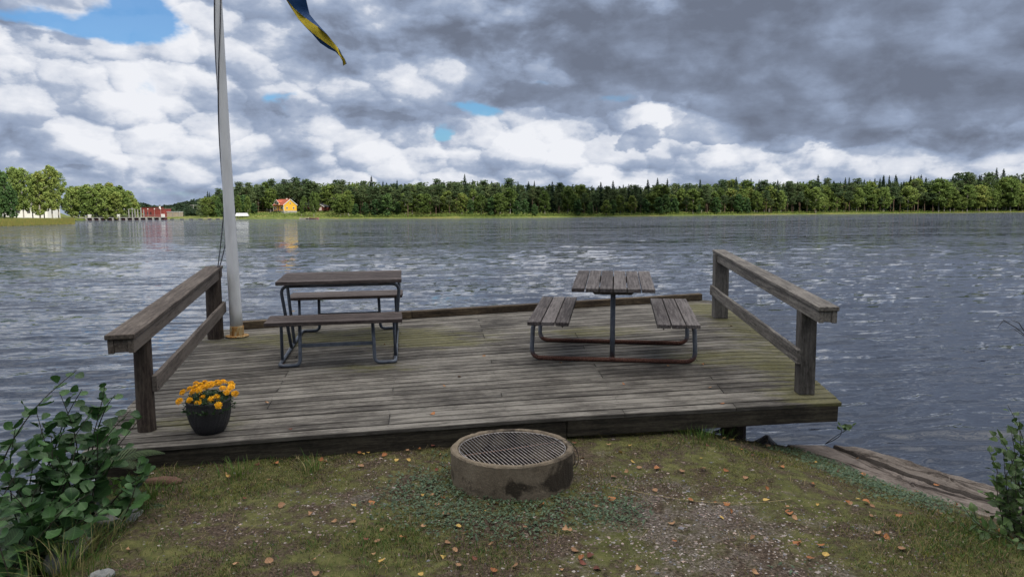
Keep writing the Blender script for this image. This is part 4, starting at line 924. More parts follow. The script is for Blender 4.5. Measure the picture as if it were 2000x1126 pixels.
def railing(side, label, M_p, M_r, pf, pb, rf, rb, fr_ext, bk_ext, H0, H1, capw, round_posts, bz0, bz1, boff):
    root = empty('wooden_railing', MD); tag(root, label, 'railing')
    pf, pb = Vector(pf), Vector(pb); d = (pb - pf).normalized(); nr = Vector((d.y, -d.x)) * (1 if side < 0 else -1)   # towards the deck
    for p, r, H in ((pf, rf, H0), (pb, rb, H1)):
        m_ = MB(); top = p + Vector((UPL.x, UPL.y)) * H
        if round_posts: m_.tube([(p.x, p.y, -.35), (p.x, p.y, .1), ((p.x + top.x) / 2, (p.y + top.y) / 2, H * .55), (top.x, top.y, H - .036)], [r * 1.03, r * 1.02, r, r * .97], 20)
        else: m_.beam((p.x, p.y, 0.001), (top.x, top.y, H - .037), 2 * r, 2 * r, up=(d.x, d.y, 0), seg=6, warp=.0008)
        m_.build('post', M_p, root, bevel=0 if round_posts else .005, smooth=False)
    sl = (H1 - H0) / (pb - pf).length
    a = pf - d * fr_ext; b = pb + d * bk_ext; za = H0 - sl * fr_ext; zb = H1 + sl * bk_ext
    m_ = MB(); m_.beam((a.x - d.x * .012, a.y - d.y * .012, za - .017), (b.x + d.x * .01, b.y + d.y * .01, zb - .017), capw, .033, seg=14, warp=.0012); m_.build('cap_board', M_r, root, bevel=.006)
    for sgn in (1, -1):
        o = nr * (sgn * (capw / 2 - .028)); m_ = MB()
        m_.beam((a.x + o.x, a.y + o.y, za - .0345 - .045), (b.x + o.x, b.y + o.y, zb - .0345 - .045), .036, .09, seg=10, warp=.0008); m_.build('side_board', M_r, root, bevel=.004)
    bl_ = MB(); c0, c1 = a + d * .006, a + d * .10; bl_.beam((c0.x, c0.y, za - .078), (c1.x, c1.y, za - .078), capw - .095, .08); bl_.build('end_block', M_r, root, bevel=.004)
    # lower rail along the inner faces
    a = pf + nr * (rf + boff) - d * (.02 if side < 0 else .07); b = pb + nr * (rb + boff) + d * .08; m_ = MB()
    m_.beam((a.x, a.y, bz0), (b.x, b.y, bz1), .034, .115, seg=12, warp=.0015); m_.build('lower_rail', M_r, root, bevel=.004)
    bb = MB()
    for p, z in ((pf, bz0), (pb, bz1)):
        for dz in (-.025, .025):
            q = p + nr * ((rf if p is pf else rb) + boff + .014); bb.tube([(q.x, q.y, z + dz), (q.x + nr.x * .008, q.y + nr.y * .008, z + dz)], .006, 6)
    bb.build('bolts', M_bolt, root)
    return root
railing(-1, 'brown railing with round posts on the left edge of the deck, beside the white flagpole', M_postL, M_railL, (-2.565, .06), (-3.245, 3.0), .060, .083, .44, .22, .775, .768, .175, True, .33, .33, .017)
railing(1, 'pale grey railing with square posts on the right edge of the deck', M_postR, M_railR, (2.345, .83), (2.54, 3.97), .062, .082, .42, .20, .785, .812, .150, False, .315, .335, .017)

# ------------------------------------------------------------------ picnic tables
def planks(name, root, x0, x1, y0, y1, z, n, along, mat, th=.034, gap=.006):
    mb = MB()
    for i in range(n):
        if along == 'y':
            w_ = (x1 - x0) / n; c = x0 + w_ * (i + .5)
            mb.beam((c, y0 + random.uniform(-.004, .004), z), (c, y1 + random.uniform(-.004, .004), z), w_ - gap, th, seg=6, warp=.0006)
        else:
            w_ = (y1 - y0) / n; c = y0 + w_ * (i + .5)
            mb.beam((x0 + random.uniform(-.004, .004), c, z), (x1 + random.uniform(-.004, .004), c, z), w_ - gap, th, seg=6, warp=.0006)
    return mb.build(name, mat, root, bevel=.004)
def table_right():
    root = empty('picnic_table', local(.985, 2.19, 0, R(-8)))
    tag(root, 'picnic table seen end on, with rusty floor tubes, at the right of the deck', 'picnic table')
    planks('tabletop', root, -.375, .375, -.615, .625, .722, 6, 'y', M_plank, gap=.010)
    for s in (-1, 1):
        planks('seat', root, s * .575 - .19, s * .575 + .19, -.70, .69, .425, 3, 'y', M_plank, gap=.009)
    for y in (-.33, .44):
        path = round_path([(-.44, y, .392), (-.745, y, .392), (-.765, y, .02), (.765, y, .02), (.745, y, .392), (.44, y, .392)], .10, 8)
        mb = MB(); mb.tube(path, .021, 12); mb.build('hoop_frame', M_tube, root, smooth=True)
        mb = MB(); mb.tube([(0, y, .032), (0, y, .68)], .024, 14); mb.lathe([(.032, .028), (.034, .042), (.024, .05)], 14, 0, y); mb.build('column', M_tube, root, smooth=True)
        mb = MB(); z0, z1 = .645, .703
        for a in (-1, 1):
            yy = y + a * .028
            mb.add([(-.17, yy - .012, z0), (.17, yy - .012, z0), (.225, yy - .012, z1), (-.225, yy - .012, z1), (-.17, yy + .012, z0), (.17, yy + .012, z0), (.225, yy + .012, z1), (-.225, yy + .012, z1)],
                   [(0, 1, 2, 3), (7, 6, 5, 4), (0, 4, 5, 1), (1, 5, 6, 2), (2, 6, 7, 3), (3, 7, 4, 0)])
        mb.build('top_bracket', M_bolt, root, bevel=.003)
    mb = MB()
    for s in (-1, 1):
        for x in (.45, .70):
            for y in (-.33, .44): mb.tube([(s * x, y - .03, .41), (s * x, y - .03, .385), (s * x, y - .03, .372)], [.012, .010, .003], 8)
            mb.tube([(s * x, -.62, .41), (s * x, -.62, .396), (s * x, -.62, .378)], [.011, .010, .003], 8)
    mb.build('bolts', M_bolt, root)
table_right()
def table_left():
    root = empty('picnic_table', local(-1.735, 2.56, 0, R(8)))
    tag(root, 'picnic table seen side on, with grey tube legs, near the white flagpole', 'picnic table')
    planks('tabletop', root, -.60, .60, -.37, .34, .722, 5, 'x', M_plank2, gap=.013)
    for s in (-1, 1):
        planks('seat', root, -.63, .60, s * .70 - .19, s * .70 + .19, .425, 3, 'x', M_plank2, gap=.013)
    xo, xi = .53, .33
    for s in (-1, 1):
        p = round_path([(s * (xi), -.76, .405), (s * (xi + .01), -.78, .018), (s * xo, -.78, .018), (s * xo, .78, .018), (s * (xi + .01), .78, .018), (s * xi, .76, .405)], .055, 6)
        mb = MB(); mb.tube(p, .0165, 12); mb.build('floor_frame', M_tube2, root, smooth=True)
        for y in (-1, 1):
            mb = MB(); mb.tube(round_path([(s * xo, y * .60, .02), (s * xo * .985, y * .60, .405)], .01), .015, 10); mb.build('leg', M_tube2, root, smooth=True)
    for y in (-1, 1):
        p = round_path([(-xo + .012, y * .10, .025), (-xo - .05, y * .20, .672), (xo + .05, y * .20, .672), (xo - .012, y * .10, .025)], .085, 7)
        mb = MB(); mb.tube(p, .0165, 12); mb.build('top_frame', M_tube2, root, smooth=True)
        mb = MB(); mb.beam((-xi, y * .765, .20), (xi, y * .765, .20), .012, .034); mb.build('stretcher', M_tube2, root, bevel=.002)
        mb = MB()
        for x in (-.42, .42): mb.beam((x - .04, y * .20, .690), (x + .04, y * .20, .690), .05, .026)
        mb.build('clamp', M_bolt, root, bevel=.003)
        mb = MB()
        mb.beam((-.5, y * .70, .397), (-.2, y * .70, .397), .04, .02); mb.beam((.2, y * .70, .397), (.5, y * .70, .397), .04, .02); mb.build('seat_bracket', M_bolt, root)
table_left()

# ------------------------------------------------------------------ flagpole, cord and pennant
def flagpole():
    b = MD @ Vector((-3.04, 3.08, 0)); root = empty('flagpole', Matrix.Translation(b))
    tag(root, 'tall white flagpole with a rusty foot, standing on the deck', 'flagpole')
    m_, t = new_mat('white_pole_paint'); pos = t.n('ShaderNodeTexCoord').outputs['Object']
    n = t.noise(t.v('MULTIPLY', pos, (1, 1, .25)), 9, 5, .6); z = t.n('ShaderNodeSeparateXYZ', {0: pos}).outputs[2]
    finish(t, t.ramp(n, [(.3, (.54, .55, .55)), (.6, (.70, .71, .71))]), .38, n, .1, .005, .5)
    m2, t = new_mat('rust_yellow'); pos = t.n('ShaderNodeTexCoord').outputs['Object']
    n = t.noise(t.v('MULTIPLY', pos, (1, 1, .4)), 26, 6, .7)
    finish(t, t.ramp(n, [(.3, (.10, .038, .012)), (.47, (.30, .15, .045)), (.56, (.36, .27, .13)), (.72, (.42, .40, .34))]), .85, n, .5, .004, .2)
    ln = Vector((-.011, 0, 1)); Hh = 7.6
    mb = MB(); zs = np.linspace(.085, Hh, 40); mb.tube([(ln.x * z - .012 * math.sin(z * .75), 0, z) for z in zs], [.068 - .0073 * z for z in zs], 28); mb.build('pole', m_, root, smooth=True)
    mb = MB(); mb.tube([(0, 0, 0.0), (0, 0, .02), (0, 0, .10), (0, 0, .118)], [.077, .074, .074, .071], 28); mb.build('rusty_foot', m2, root, smooth=True)
    mb = MB(); mb.lathe([(.001, .002), (.115, .002), (.125, .006), (.118, .013), (.074, .016)], 28, wob=.01); mb.build('base_plate', m2, root)
    mb = MB(); mb.lathe([(.013, Hh), (.045, Hh + .02), (.045, Hh + .06), (.001, Hh + .09)], 16); mb.build('finial', m_, root, smooth=True)
    # cord wound round the pole and tied to the left railing
    def cord(ph, zend, tgt):
        pts = []
        for i in range(150):
            z = 7.2 - (7.2 - zend) * i / 149; a = ph + 2.1 * math.sin(z * .62 + ph) + z * .45; r = .068 - .0073 * z + .006
            pts.append((ln.x * z - .012 * math.sin(z * .75) + r * math.cos(a), r * math.sin(a), z))
        p0 = Vector(pts[-1]); T = Vector(tgt)
        for k in range(1, 12): q = p0.lerp(T, k / 11); pts.append((q.x, q.y, q.z - .03 * math.sin(math.pi * k / 11)))
        return pts
    tie = Matrix.Translation(-b) @ (MD @ Vector((-3.20, 3.05, .72)))
    mb = MB(); mb.tube(cord(-2.2, 1.45, tie), .0055, 6); mb.tube(cord(-2.7, 1.20, tie + Vector((.012, 0, .012))), .0055, 6); mb.build('halyard', M_rope, root, smooth=True)
flagpole()
def pennant():
    m_, t = new_mat('pennant_cloth'); c = t.n('ShaderNodeAttribute', None, attribute_name='col').outputs['Color']
    pos = t.n('ShaderNodeTexCoord').outputs['Object']; n = t.noise(pos, 300, 2, .5)
    finish(t, c, .75, None, spec=.2, trans=.2)
    st = [  # zoomed pixel stations: P0, P1, P2, P3
        ((-1200, -1500), (-1190, -1500), (-1150, -1500), (-1120, -1500)),
        ((-700, -1000), (-690, -1000), (-560, -1000), (-400, -980)),
        ((-180, -420), (-170, -420), (-90, -400), (190, -360)),
        ((40, -140), (45, -140), (80, -135), (400, -150)),
        ((140, 0), (142, 0), (155, 5), (437, 0)),
        ((208, 110), (210, 110), (258, 125), (462, 110)),
        ((318, 280), (322, 280), (400, 245), (487, 212)),
        ((425, 400), (430, 398), (520, 335), (548, 290)),
        ((515, 490), (525, 482), (620, 402), (640, 392)),
        ((640, 635), (662, 590), (735, 500), (750, 512)),
        ((760, 715), (790, 680), (848, 640), (856, 645)),
        ((868, 765), (880, 750), (898, 700), (925, 730)),
        ((930, 830), (934, 828), (952, 800), (960, 802)),
        ((968, 900), (972, 900), (1000, 868), (1003, 868)),
        ((976, 965), (980, 965), (1020, 942), (1031, 938))]
    blue = (.020, .062, .165); yel = (.52, .40, .035)
    V, Fc, Cc = [], [], []
    def q(p, dy):
        return at(540 + p[0] / 7.506, p[1] / 7.506, 9.15 + dy)
    st2 = []
    for i in range(len(st) - 1):
        for k in range(4):
            u = k / 4; st2.append([tuple(a * (1 - u) + b * u for a, b in zip(p, r)) for p, r in zip(st[i], st[i + 1])])
    st2.append(st[-1])
    for i, s in enumerate(st2):
        f = math.sin(i * .35) * .05; dep = [.10, .0, .02, .12]
        rows = []
        for a, b, c in ((0, 1, blue), (1, 2, yel), (2, 3, blue)):
            for u in (0.0, .33, .67, 1.0):
                p = tuple(x * (1 - u) + y * u for x, y in zip(s[a], s[b])); dd = dep[a] * (1 - u) + dep[b] * u
                V.append(q(p, f + dd * (1 if a else 1) + .02 * math.sin(u * 3.1 + i * .5))); Cc.append(c)
    n = 12
    for i in range(len(st2) - 1):
        for j in range(n - 1):
            if j in (3, 7): continue
            Fc.append((i * n + j, i * n + j + 1, (i + 1) * n + j + 1, (i + 1) * n + j))
    o = np_mesh('pennant', np.array([tuple(v) for v in V]), np.array(Fc), m_, col=np.array(Cc), smooth=True)
    tag(o, 'long twisted blue and yellow pennant blowing from the top of the flagpole', 'pennant')
pennant()

# ------------------------------------------------------------------ fire ring
def fire_ring():
    z0 = -.19; cx, cy = -.005, 4.55; h = .222
    root = empty('fire_ring', Matrix.Translation((cx, cy, z0))); tag(root, 'round stained concrete fire ring standing on the mossy ground', 'fire ring')
    random.seed(5); mb = MB(); n = 96; prof = [(.343, .0), (.342, h - .010), (.348, h), (.378, h + .002), (.387, h - .008), (.386, h * .5), (.386, .05), (.383, -.05)]; vs = []
    for i, (r, z) in enumerate(prof):
        for k in range(n):
            a = 2 * math.pi * k / n; q = r + .003 * math.sin(a * 5 + i) + random.uniform(-.002, .002); chip = -.0025 if (k * 7 + 3) % 31 < 2 and i in (3, 4) else 0
            vs.append(((q + chip) * math.cos(a), (q + chip) * math.sin(a), z + chip + random.uniform(-.0012, .0012)))
    mb.add(vs, [(i * n + k, i * n + (k + 1) % n, (i + 1) * n + (k + 1) % n, (i + 1) * n + k) for i in range(len(prof) - 1) for k in range(n)])
    mb.build('concrete_wall', M_ring, root)
    m_ = simple('charcoal_ash', (.003, .0025, .0025), (.016, .011, .010), 14, .95, .9, .03)
    mb = MB(); rg = 14; vs = [(0, 0, .03)]
    for i in range(1, rg + 1):
        for k in range(n):
            a = 2 * math.pi * k / n; r = .346 * i / rg; vs.append((r * math.cos(a), r * math.sin(a), .030 + .02 * math.sin(a * 3 + r * 20) * (1 - i / rg) + random.uniform(-.007, .007)))
    fs = [(0, 1 + k, 1 + (k + 1) % n) for k in range(n)] + [(1 + i * n + k, 1 + (i + 1) * n + k, 1 + (i + 1) * n + (k + 1) % n, 1 + i * n + (k + 1) % n) for i in range(rg - 1) for k in range(n)]
    mb.add(vs, fs); mb.build('ash_bed', m_, root)
    # the grate lifts off: its own thing
    gr = empty('grill_grate', Matrix.Translation((cx, cy, z0 + h - .010)) @ Matrix.Rotation(R(22), 4, 'Z')); tag(gr, 'round steel grill grate of thin bars lying inside the fire ring', 'grill grate')
    mb = MB(); rr = .336; mb.tube([(rr * math.cos(a), rr * math.sin(a), 0) for a in np.linspace(0, 2 * math.pi, 72, endpoint=False)], .0032, 6, closed=True); mb.build('rim', M_steel, gr, smooth=True)
    mb = MB(); nb = 29
    for i in range(nb):
        x = -rr + 2 * rr * (i + .5) / nb; y = math.sqrt(rr * rr - x * x); j = random.uniform(-.001, .001); mb.tube([(x + j, -y,   .0025), (x, 0, .001), (x + j, y, .0025)], .0022, 6)
    mb.build('bars', M_steel, gr, smooth=True)
    mb = MB(); mb.tube([(-rr, -.01, -.005), (0, .0, -.006), (rr, .012, -.005)], .0028, 6); mb.build('cross_bar', simple('rusted_bar', (.12, .05, .03), (.36, .24, .19), 40, .7), gr, smooth=True)
    # loop of cable hooked over the rim
    mb = MB()
    for pp, r, dY in (([(1075, 868), (1086, 860), (1102, 857), (1118, 865), (1128, 880), (1131, 898), (1125, 911), (1118, 914), (1112, 905)], .0022, 0), ([(1092, 868), (1104, 864), (1114, 870), (1122, 884), (1123, 902), (1117, 913)], .0018, .03), ([(1080, 866), (1098, 862), (1112, 868), (1120, 882), (1126, 896), (1121, 908)], .0016, .05)):
        P = [at(a, b, 4.62 + dY + (0 if i_ > 2 else .06)) for i_, (a, b) in enumerate(pp)]; mb.tube(round_path(P, .03, 4), r, 6)
    tag(mb.build('cable_loop', M_cable, None, smooth=True), 'thin dark wire loops hanging over the right rim of the fire ring', 'wire')
fire_ring()

# ------------------------------------------------------------------ marigold pot
def pot():
    p = dk(411, 841); root = empty('plant_pot', MD @ Matrix.Translation((p.x, p.y, 0.0015))); tag(root, 'black woven pot of orange marigolds standing on the deck corner', 'plant pot')
    m_, t = new_mat('woven_black_pot'); pos = t.n('ShaderNodeTexCoord').outputs['Object']; gc = t.n('ShaderNodeAttribute', None, attribute_name='gc').outputs['Vector']
    n = t.noise(t.v('MULTIPLY', gc, (16, 90, 1)), 1.0, 4, .6); b = t.noise(t.v('MULTIPLY', gc, (10, 55, 1)), 1, 3, .6, .6)
    finish(t, t.ramp(n, [(.35, (.005, .005, .007)), (.6, (.018, .018, .022)), (.78, (.07, .07, .08))]), .42, b, 1.0, .012, .5)
    prof = [(.001, .0), (.088, .0), (.102, .010), (.126, .05), (.141, .10), (.146, .145), (.143, .175), (.148, .188), (.142, .195), (.130, .190), (.128, .16)]
    mb = MB(); n_ = 64; vs, gs = [], []
    for i, (r, z) in enumerate(prof):
        for k in range(n_ + 1):
            a = 2 * math.pi * k / n_; q = r * (1 + .012 * math.sin(a * 26 + i * 3.1) * (i > 1)); vs.append((q * math.cos(a), q * math.sin(a), z)); gs.append((a, z * 8, 0))
    mb.add(vs, [(i * (n_ + 1) + k, i * (n_ + 1) + k + 1, (i + 1) * (n_ + 1) + k + 1, (i + 1) * (n_ + 1) + k) for i in range(len(prof) - 1) for k in range(n_)], gs)
    mb.build('pot', m_, root, smooth=True).scale = (1, 1, 1.2)
    mb = MB(); mb.lathe([(.001, .20), (.129, .20)], 32); mb.build('soil', simple('pot_soil', (.012, .008, .006), (.04, .03, .022), 30, .95), root)
    rg = np.random.default_rng(4)
    M_fl = col_mat('marigold_petal', .6, .15); M_gl = leaf_mat('marigold_leaf', (.012, .032, .010), (.045, .090, .028), .6, .2)
    # feathery leaves
    V, Fc, T = [], [], []
    for i in range(900):
        a = rg.uniform(0, 6.28); r = .17 * math.sqrt(rg.random()); z = .205 + .078 * (1 - (r / .19) ** 2) * rg.uniform(.3, 1.0) - (.05 if r > .15 else 0)
        c = np.array([r * math.cos(a), r * math.sin(a), z]); d = rg.normal(size=3); d[2] = abs(d[2]) * .6; d /= np.linalg.norm(d); u = np.cross(d, rg.normal(size=3)); u /= np.linalg.norm(u); L = rg.uniform(.018, .036); W_ = L * .17; b = len(V)
        V += [c, c + d * L * .5 + u * W_, c + d * L, c + d * L * .5 - u * W_]; Fc.append((b, b + 1, b + 2, b + 3)); T += [rg.random()] * 4
    np_mesh('foliage', np.array(V), np.array(Fc), M_gl, tint=np.array(T), parent=root)
    # flower heads: layered ruffled discs
    def flower(r):
        V, Fc, Cc = [], [], []
        for ring, (rr, zz, tilt, n) in enumerate(((1.0, .0, .15, 13), (.82, .16, .45, 11), (.60, .30, .8, 9), (.36, .42, 1.1, 6))):
            for k in range(n):
                a = 6.283 * (k + ring * .37 + rg.uniform(-.12, .12)) / n; L = r * rr * rg.uniform(.88, 1.08); w_ = 3.0 * L / n * 1.15; b = len(V); ca, sa = math.cos(a), math.sin(a)
                z0 = r * zz; pts = [(.12 * L, 0, z0), (.62 * L, -w_ * .5, z0 + L * .25 * tilt + rg.uniform(-.1, .1) * r), (.97 * L, -w_ * .42, z0 + L * .12 * tilt + rg.uniform(-.12, .12) * r), (1.02 * L, w_ * .40, z0 + L * .16 * tilt + rg.uniform(-.12, .12) * r), (.62 * L, w_ * .5, z0 + L * .25 * tilt)]
                V += [(x * ca - y * sa, x * sa + y * ca, z) for x, y, z in pts]; Fc.append((b, b + 1, b + 2, b + 3)); Fc.append((b, b + 2, b + 3, b + 4))
                m = rg.uniform(.8, 1.1); c = (min(.88 * m, .95), (.36 + .12 * (rr - .4)) * m, .006); c2 = (min(.92 * m, .95), .50 * m, .014); Cc += [c, c, c2, c2, c]
        return np.array(V), np.array(Fc), np.array(Cc)
    protos = []
    zoom = [(470, 215), (600, 205), (530, 235), (640, 230), (700, 245), (785, 195), (870, 190), (800, 225), (985, 215), (990, 260), (965, 290), (380, 290), (455, 270), (500, 310), (560, 265), (620, 275), (430, 335), (860, 285), (275, 350), (920, 345), (1040, 365),
            (575, 425), (690, 450), (775, 415), (500, 505), (225, 475), (375, 460), (800, 535), (520, 330), (690, 215)]
    base = dk(411, 841)
    for i, (zx, zy) in enumerate(zoom):
        px, py = 320 + zx / 7.506, 720 + zy / 7.506
        # depth: upper ones sit further back on the mound
        k = (zy - 180) / 370; dy = .15 - .31 * k; Mi = MD.inverted(); c = Mi @ Vector((0, 0, CZ)); r = Mi.to_3x3() @ ray(px, py); tt = (base.y + dy - c.y) / r.y; P = c + r * tt - Vector((base.x, base.y, 0))
        P.z = max(P.z, .175); size = rg.uniform(.024, .030)
        if i < 5:
            V, Fc, Cc = flower(1.0); o = np_mesh('flower', V, Fc, M_fl, col=Cc, parent=root); protos.append(o)
        else:
            o = protos[i % 5].copy(); C.objects.link(o); o.parent = root
        nrm = Vector((P.x * 2.0, P.y * 2.0 - .35 - .5 * max(k, 0), .75)).normalized(); o.location = P; o.rotation_mode = 'QUATERNION'
        o.rotation_quaternion = nrm.to_track_quat('Z', 'Y'); o.scale = (size, size, size)
pot()

# ------------------------------------------------------------------ grass, pebbles, ground cover (uncountable)
FS = [(-.25, 4.55, .55, .25, 1.0), (-.55, 4.95, .28, .35, .9), (.25, 4.5, .35, .15, .8), (.62, 4.55, .2, .25, .9), (-.1, 4.2, .35, .2, .5), (2.35, 5.05, .25, .55, 1.0), (2.65, 4.6, .25, .35, .9), (-.45, 5.55, .22, .06, .7), (2.15, 5.6, .25, .15, .6), (1.45, 3.75, .25, .08, .35), (2.1, 4.3, .25, .1, .3)]
GR = [(-.75, 4.15, .45, .30, .9), (-1.15, 3.95, .40, .25, .9), (-.2, 3.95, .35, .3, .9), (-1.9, 4.8, .6, .3, .8), (-2.3, 3.9, .3, .6, 1.0), (-2.5, 4.8, .25, .5, 1.0), (1.7, 5.75, .5, .12, 1.1), (.95, 4.9, .2, .1, .5), (.72, 4.95, .2, .3, 1.0), (-1.6, 5.45, .5, .12, .8), (2.6, 3.7, .5, .5, 1.1), (1.0, 3.4, .4, .15, .5), (2.2, 3.6, .5, .3, .8), (0.05, 3.3, .4, .2, .7), (-1.7, 3.6, .6, .3, .5), (1.6, 3.5, .5, .2, .5)]
def dens(x, y, bl):
    s_ = np.zeros_like(x)
    for cx, cy, rx, ry, a in bl:
        if bl is not GRAVEL and cx < 1.9: cx, cy = cx * K, cy * K
        s_ = s_ + a * np.exp(-(((x - cx) / rx) ** 2 + ((y - cy) / ry) ** 2))
    return s_
def clear(x, y):
    return (np.hypot(x + .005, y - 4.55) > .39)
def scatter(n, rg, x0=-2.6, x1=3.4, y0=2.55, y1=5.9):
    u = rg.random(n); y = y0 * (y1 / y0) ** u if False else rg.uniform(y0, y1, n); return rg.uniform(x0, x1, n), y
def blades(x, y, rg, h, lean, wd, col):
    n = len(x); z = ground_z(x, y) - .004; a = rg.uniform(0, 6.283, n); dx, dy = np.cos(a), np.sin(a); b = rg.uniform(0, 6.283, n)
    lx, ly = np.cos(b) * lean * h, np.sin(b) * lean * h; w2 = wd / 2
    p0 = np.stack([x - dx * w2, y - dy * w2, z], -1); p1 = np.stack([x + dx * w2, y + dy * w2, z], -1)
    m0 = np.stack([x - dx * w2 * .7 + lx * .35, y - dy * w2 * .7 + ly * .35, z + h * .6], -1); m1 = np.stack([x + dx * w2 * .7 + lx * .35, y + dy * w2 * .7 + ly * .35, z + h * .6], -1)
    t = np.stack([x + lx, y + ly, z + h * np.sqrt(np.clip(1 - .4 * lean ** 2, .1, 1))], -1)
    V = np.stack([p0, p1, m1, m0, t], 1).reshape(-1, 3); i = np.arange(n)[:, None] * 5
    Fc = np.concatenate([i + np.array([[0, 1, 2]]), i + np.array([[0, 2, 3]]), i + np.array([[3, 2, 4]])]); return V, Fc, np.repeat(col, 5, 0)
def grass():
    rg = np.random.default_rng(21); Vs, Fs, Cs, off = [], [], [], 0
    def put(V, Fc, Cc):
        nonlocal off
        Vs.append(V); Fs.append(Fc + off); Cs.append(Cc); off += len(V)
    green = np.array([.055, .100, .018]); olive = np.array([.10, .10, .026]); straw = np.array([.23, .18, .095]); brown = np.array([.072, .048, .028]); lush = np.array([.040, .105, .020]); yel = np.array([.16, .155, .030])
    # short turf
    x, y = scatter(330000, rg); mn = fbm(x * 2.2, y * 2.2, 4); gv = dens(x, y, GRAVEL); fs = dens(x, y, FS)
    pr = np.clip((mn - .36) * 3.2, .06, 1) * np.clip(1 - gv * 1.0, .08, 1) * np.clip(1 - fs * .7, .1, 1); d = sdist(x, y, BANK)
    k = (rg.random(len(x)) < pr * .8) & clear(x, y) & (d > -.22) & ~((x > 2.35) & (d < .28) & (y < 5.9)); x, y, mn = x[k], y[k], mn[k]; n = len(x)
    q = rg.random(n); g2 = dens(x, y, GR); patch = fbm(x * 5 + 30, y * 5 + 8, 3)
    w_ = np.stack([.22 + g2 * .8, 0.8 * np.ones(n), .28 + .6 * (patch > .56), .55 * np.ones(n), g2 * .5, .25 + .6 * (fbm(x * 3 + 3, y * 3 + 70, 2) > .6) + 6 * dens(x, y, [(.62, 5.0, .22, .24, 1.0), (2.6, 4.3, .5, .2, .6)])], -1); w_ /= w_.sum(1, keepdims=True); c = np.cumsum(w_, 1); idx = (q[:, None] > c).sum(1).clip(0, 5)
    col = np.array([green, olive, straw, brown, lush, yel])[idx] * rg.uniform(.65, 1.35, (n, 1))
    h = rg.uniform(.006, .018, n) * (1 + .9 * np.clip(g2, 0, 1.2)); put(*blades(x, y, rg, h, rg.uniform(.3, 1.5, n), rg.uniform(.0024, .0050, n), col))
    # longer grass in the green patches and along the edges
    x, y = scatter(60000, rg); g2 = dens(x, y, GR); d = sdist(x, y, BANK); tuft = fbm(x * 9, y * 9, 2)
    k = (rg.random(len(x)) < np.clip((g2 + .5 * (np.abs(d - .02) < .12) * (x < 2.0) - .15) * (tuft - .35) * 3.2, 0, 1)) & clear(x, y) & (d > -.30) & ~((x > 2.35) & (d < .28) & (y > 4.1)); x, y = x[k], y[k]; n = len(x); q = rg.random(n)
    col = np.array([green, lush, olive, straw])[np.searchsorted([.35, .62, .86], q)] * rg.uniform(.7, 1.35, (n, 1)); edge = np.clip((x - 2.0) / .8, 0, 1) + np.clip((-1.9 - x) / .5, 0, 1)
    put(*blades(x, y, rg, rg.uniform(.018, .05, n) * (1 + 1.2 * edge), rg.uniform(.3, 1.3, n), rg.uniform(.0022, .0042, n), col))
    # thin straws
    x, y = scatter(3200, rg); k = clear(x, y) & (sdist(x, y, BANK) > -.1) & (x < 2.4); x, y = x[k], y[k]; n = len(x)
    put(*blades(x, y, rg, rg.uniform(.03, .08, n), rg.uniform(.6, 2.6, n), rg.uniform(.0014, .0022, n), straw * rg.uniform(.7, 1.4, (n, 1))))
    o = np_mesh('grass', np.concatenate(Vs), np.concatenate(Fs), M_blade, col=np.concatenate(Cs)); tag(o, 'short mossy grass with straw and green patches on the bank', 'grass', kind='stuff')
    # ground cover of tiny grey green leaves
    x, y = scatter(90000, rg); fs = dens(x, y, FS); k = (rg.random(len(x)) < np.clip((fs - .18) * 1.5 * (fbm(x * 6, y * 6, 3) + .3), 0, 1)) & clear(x, y) & (sdist(x, y, BANK) > -.05); x, y = x[k], y[k]; n = len(x); z = ground_z(x, y)
    hh = rg.uniform(.004, .026, n); a = rg.uniform(0, 6.283, n); L = rg.uniform(.006, .0115, n); ti = rg.uniform(-.5, .7, n); ca, sa = np.cos(a), np.sin(a)
    def pt(u, v_, w_): return np.stack([x + (u * ca - v_ * sa) * L, y + (u * sa + v_ * ca) * L, z + hh + (u * ti + w_) * L], -1)
    V = np.stack([pt(-1, 0, 0), pt(-.3, -.62, .2), pt(.6, -.5, .25), pt(1, 0, 0), pt(.6, .5, .25), pt(-.3, .62, .2)], 1).reshape(-1, 3); i = np.arange(n)[:, None] * 6
    Fc = np.concatenate([i + np.array([[0, 1, 2, 3]]), i + np.array([[0, 3, 4, 5]])])
    o = np_mesh('ground_cover', V, Fc, M_clover, tint=np.repeat(rg.random(n), 6)); tag(o, 'low blue green leafy ground cover around the fire ring and by the slabs', 'ground cover', kind='stuff')
    # gravel
    x, y = scatter(60000, rg); gv = dens(x, y, GRAVEL); k = (rg.random(len(x)) < np.clip(gv * 1.0 * (fbm(x * 3.5, y * 3.5, 3) * 1.4 - .2) + .035, 0, 1)) & clear(x, y) & (sdist(x, y, BANK) > .02); x, y = x[k], y[k]; n = len(x); z = ground_z(x, y)
    s_ = rg.lognormal(-5.35, .38, n).clip(.0025, .016); octa = np.array([[1, 0, 0], [0, 1, 0], [-1, 0, 0], [0, -1, 0], [.2, .1, .55], [.7, .7, .3], [-.7, .6, .25], [-.6, -.7, .3], [.6, -.7, .25]])
    a = rg.uniform(0, 6.283, n); ca, sa = np.cos(a), np.sin(a); jit = rg.uniform(.7, 1.3, (n, 9, 3)); B = octa[None] * jit; ex = rg.uniform(.6, 1.2, n)
    bx, by, bz = B[..., 0] * s_[:, None], B[..., 1] * (s_ * ex)[:, None], B[..., 2] * s_[:, None]
    V = np.stack([x[:, None] + bx * ca[:, None] - by * sa[:, None], y[:, None] + bx * sa[:, None] + by * ca[:, None], z[:, None] + bz], -1).reshape(-1, 3); i = np.arange(n)[:, None] * 9
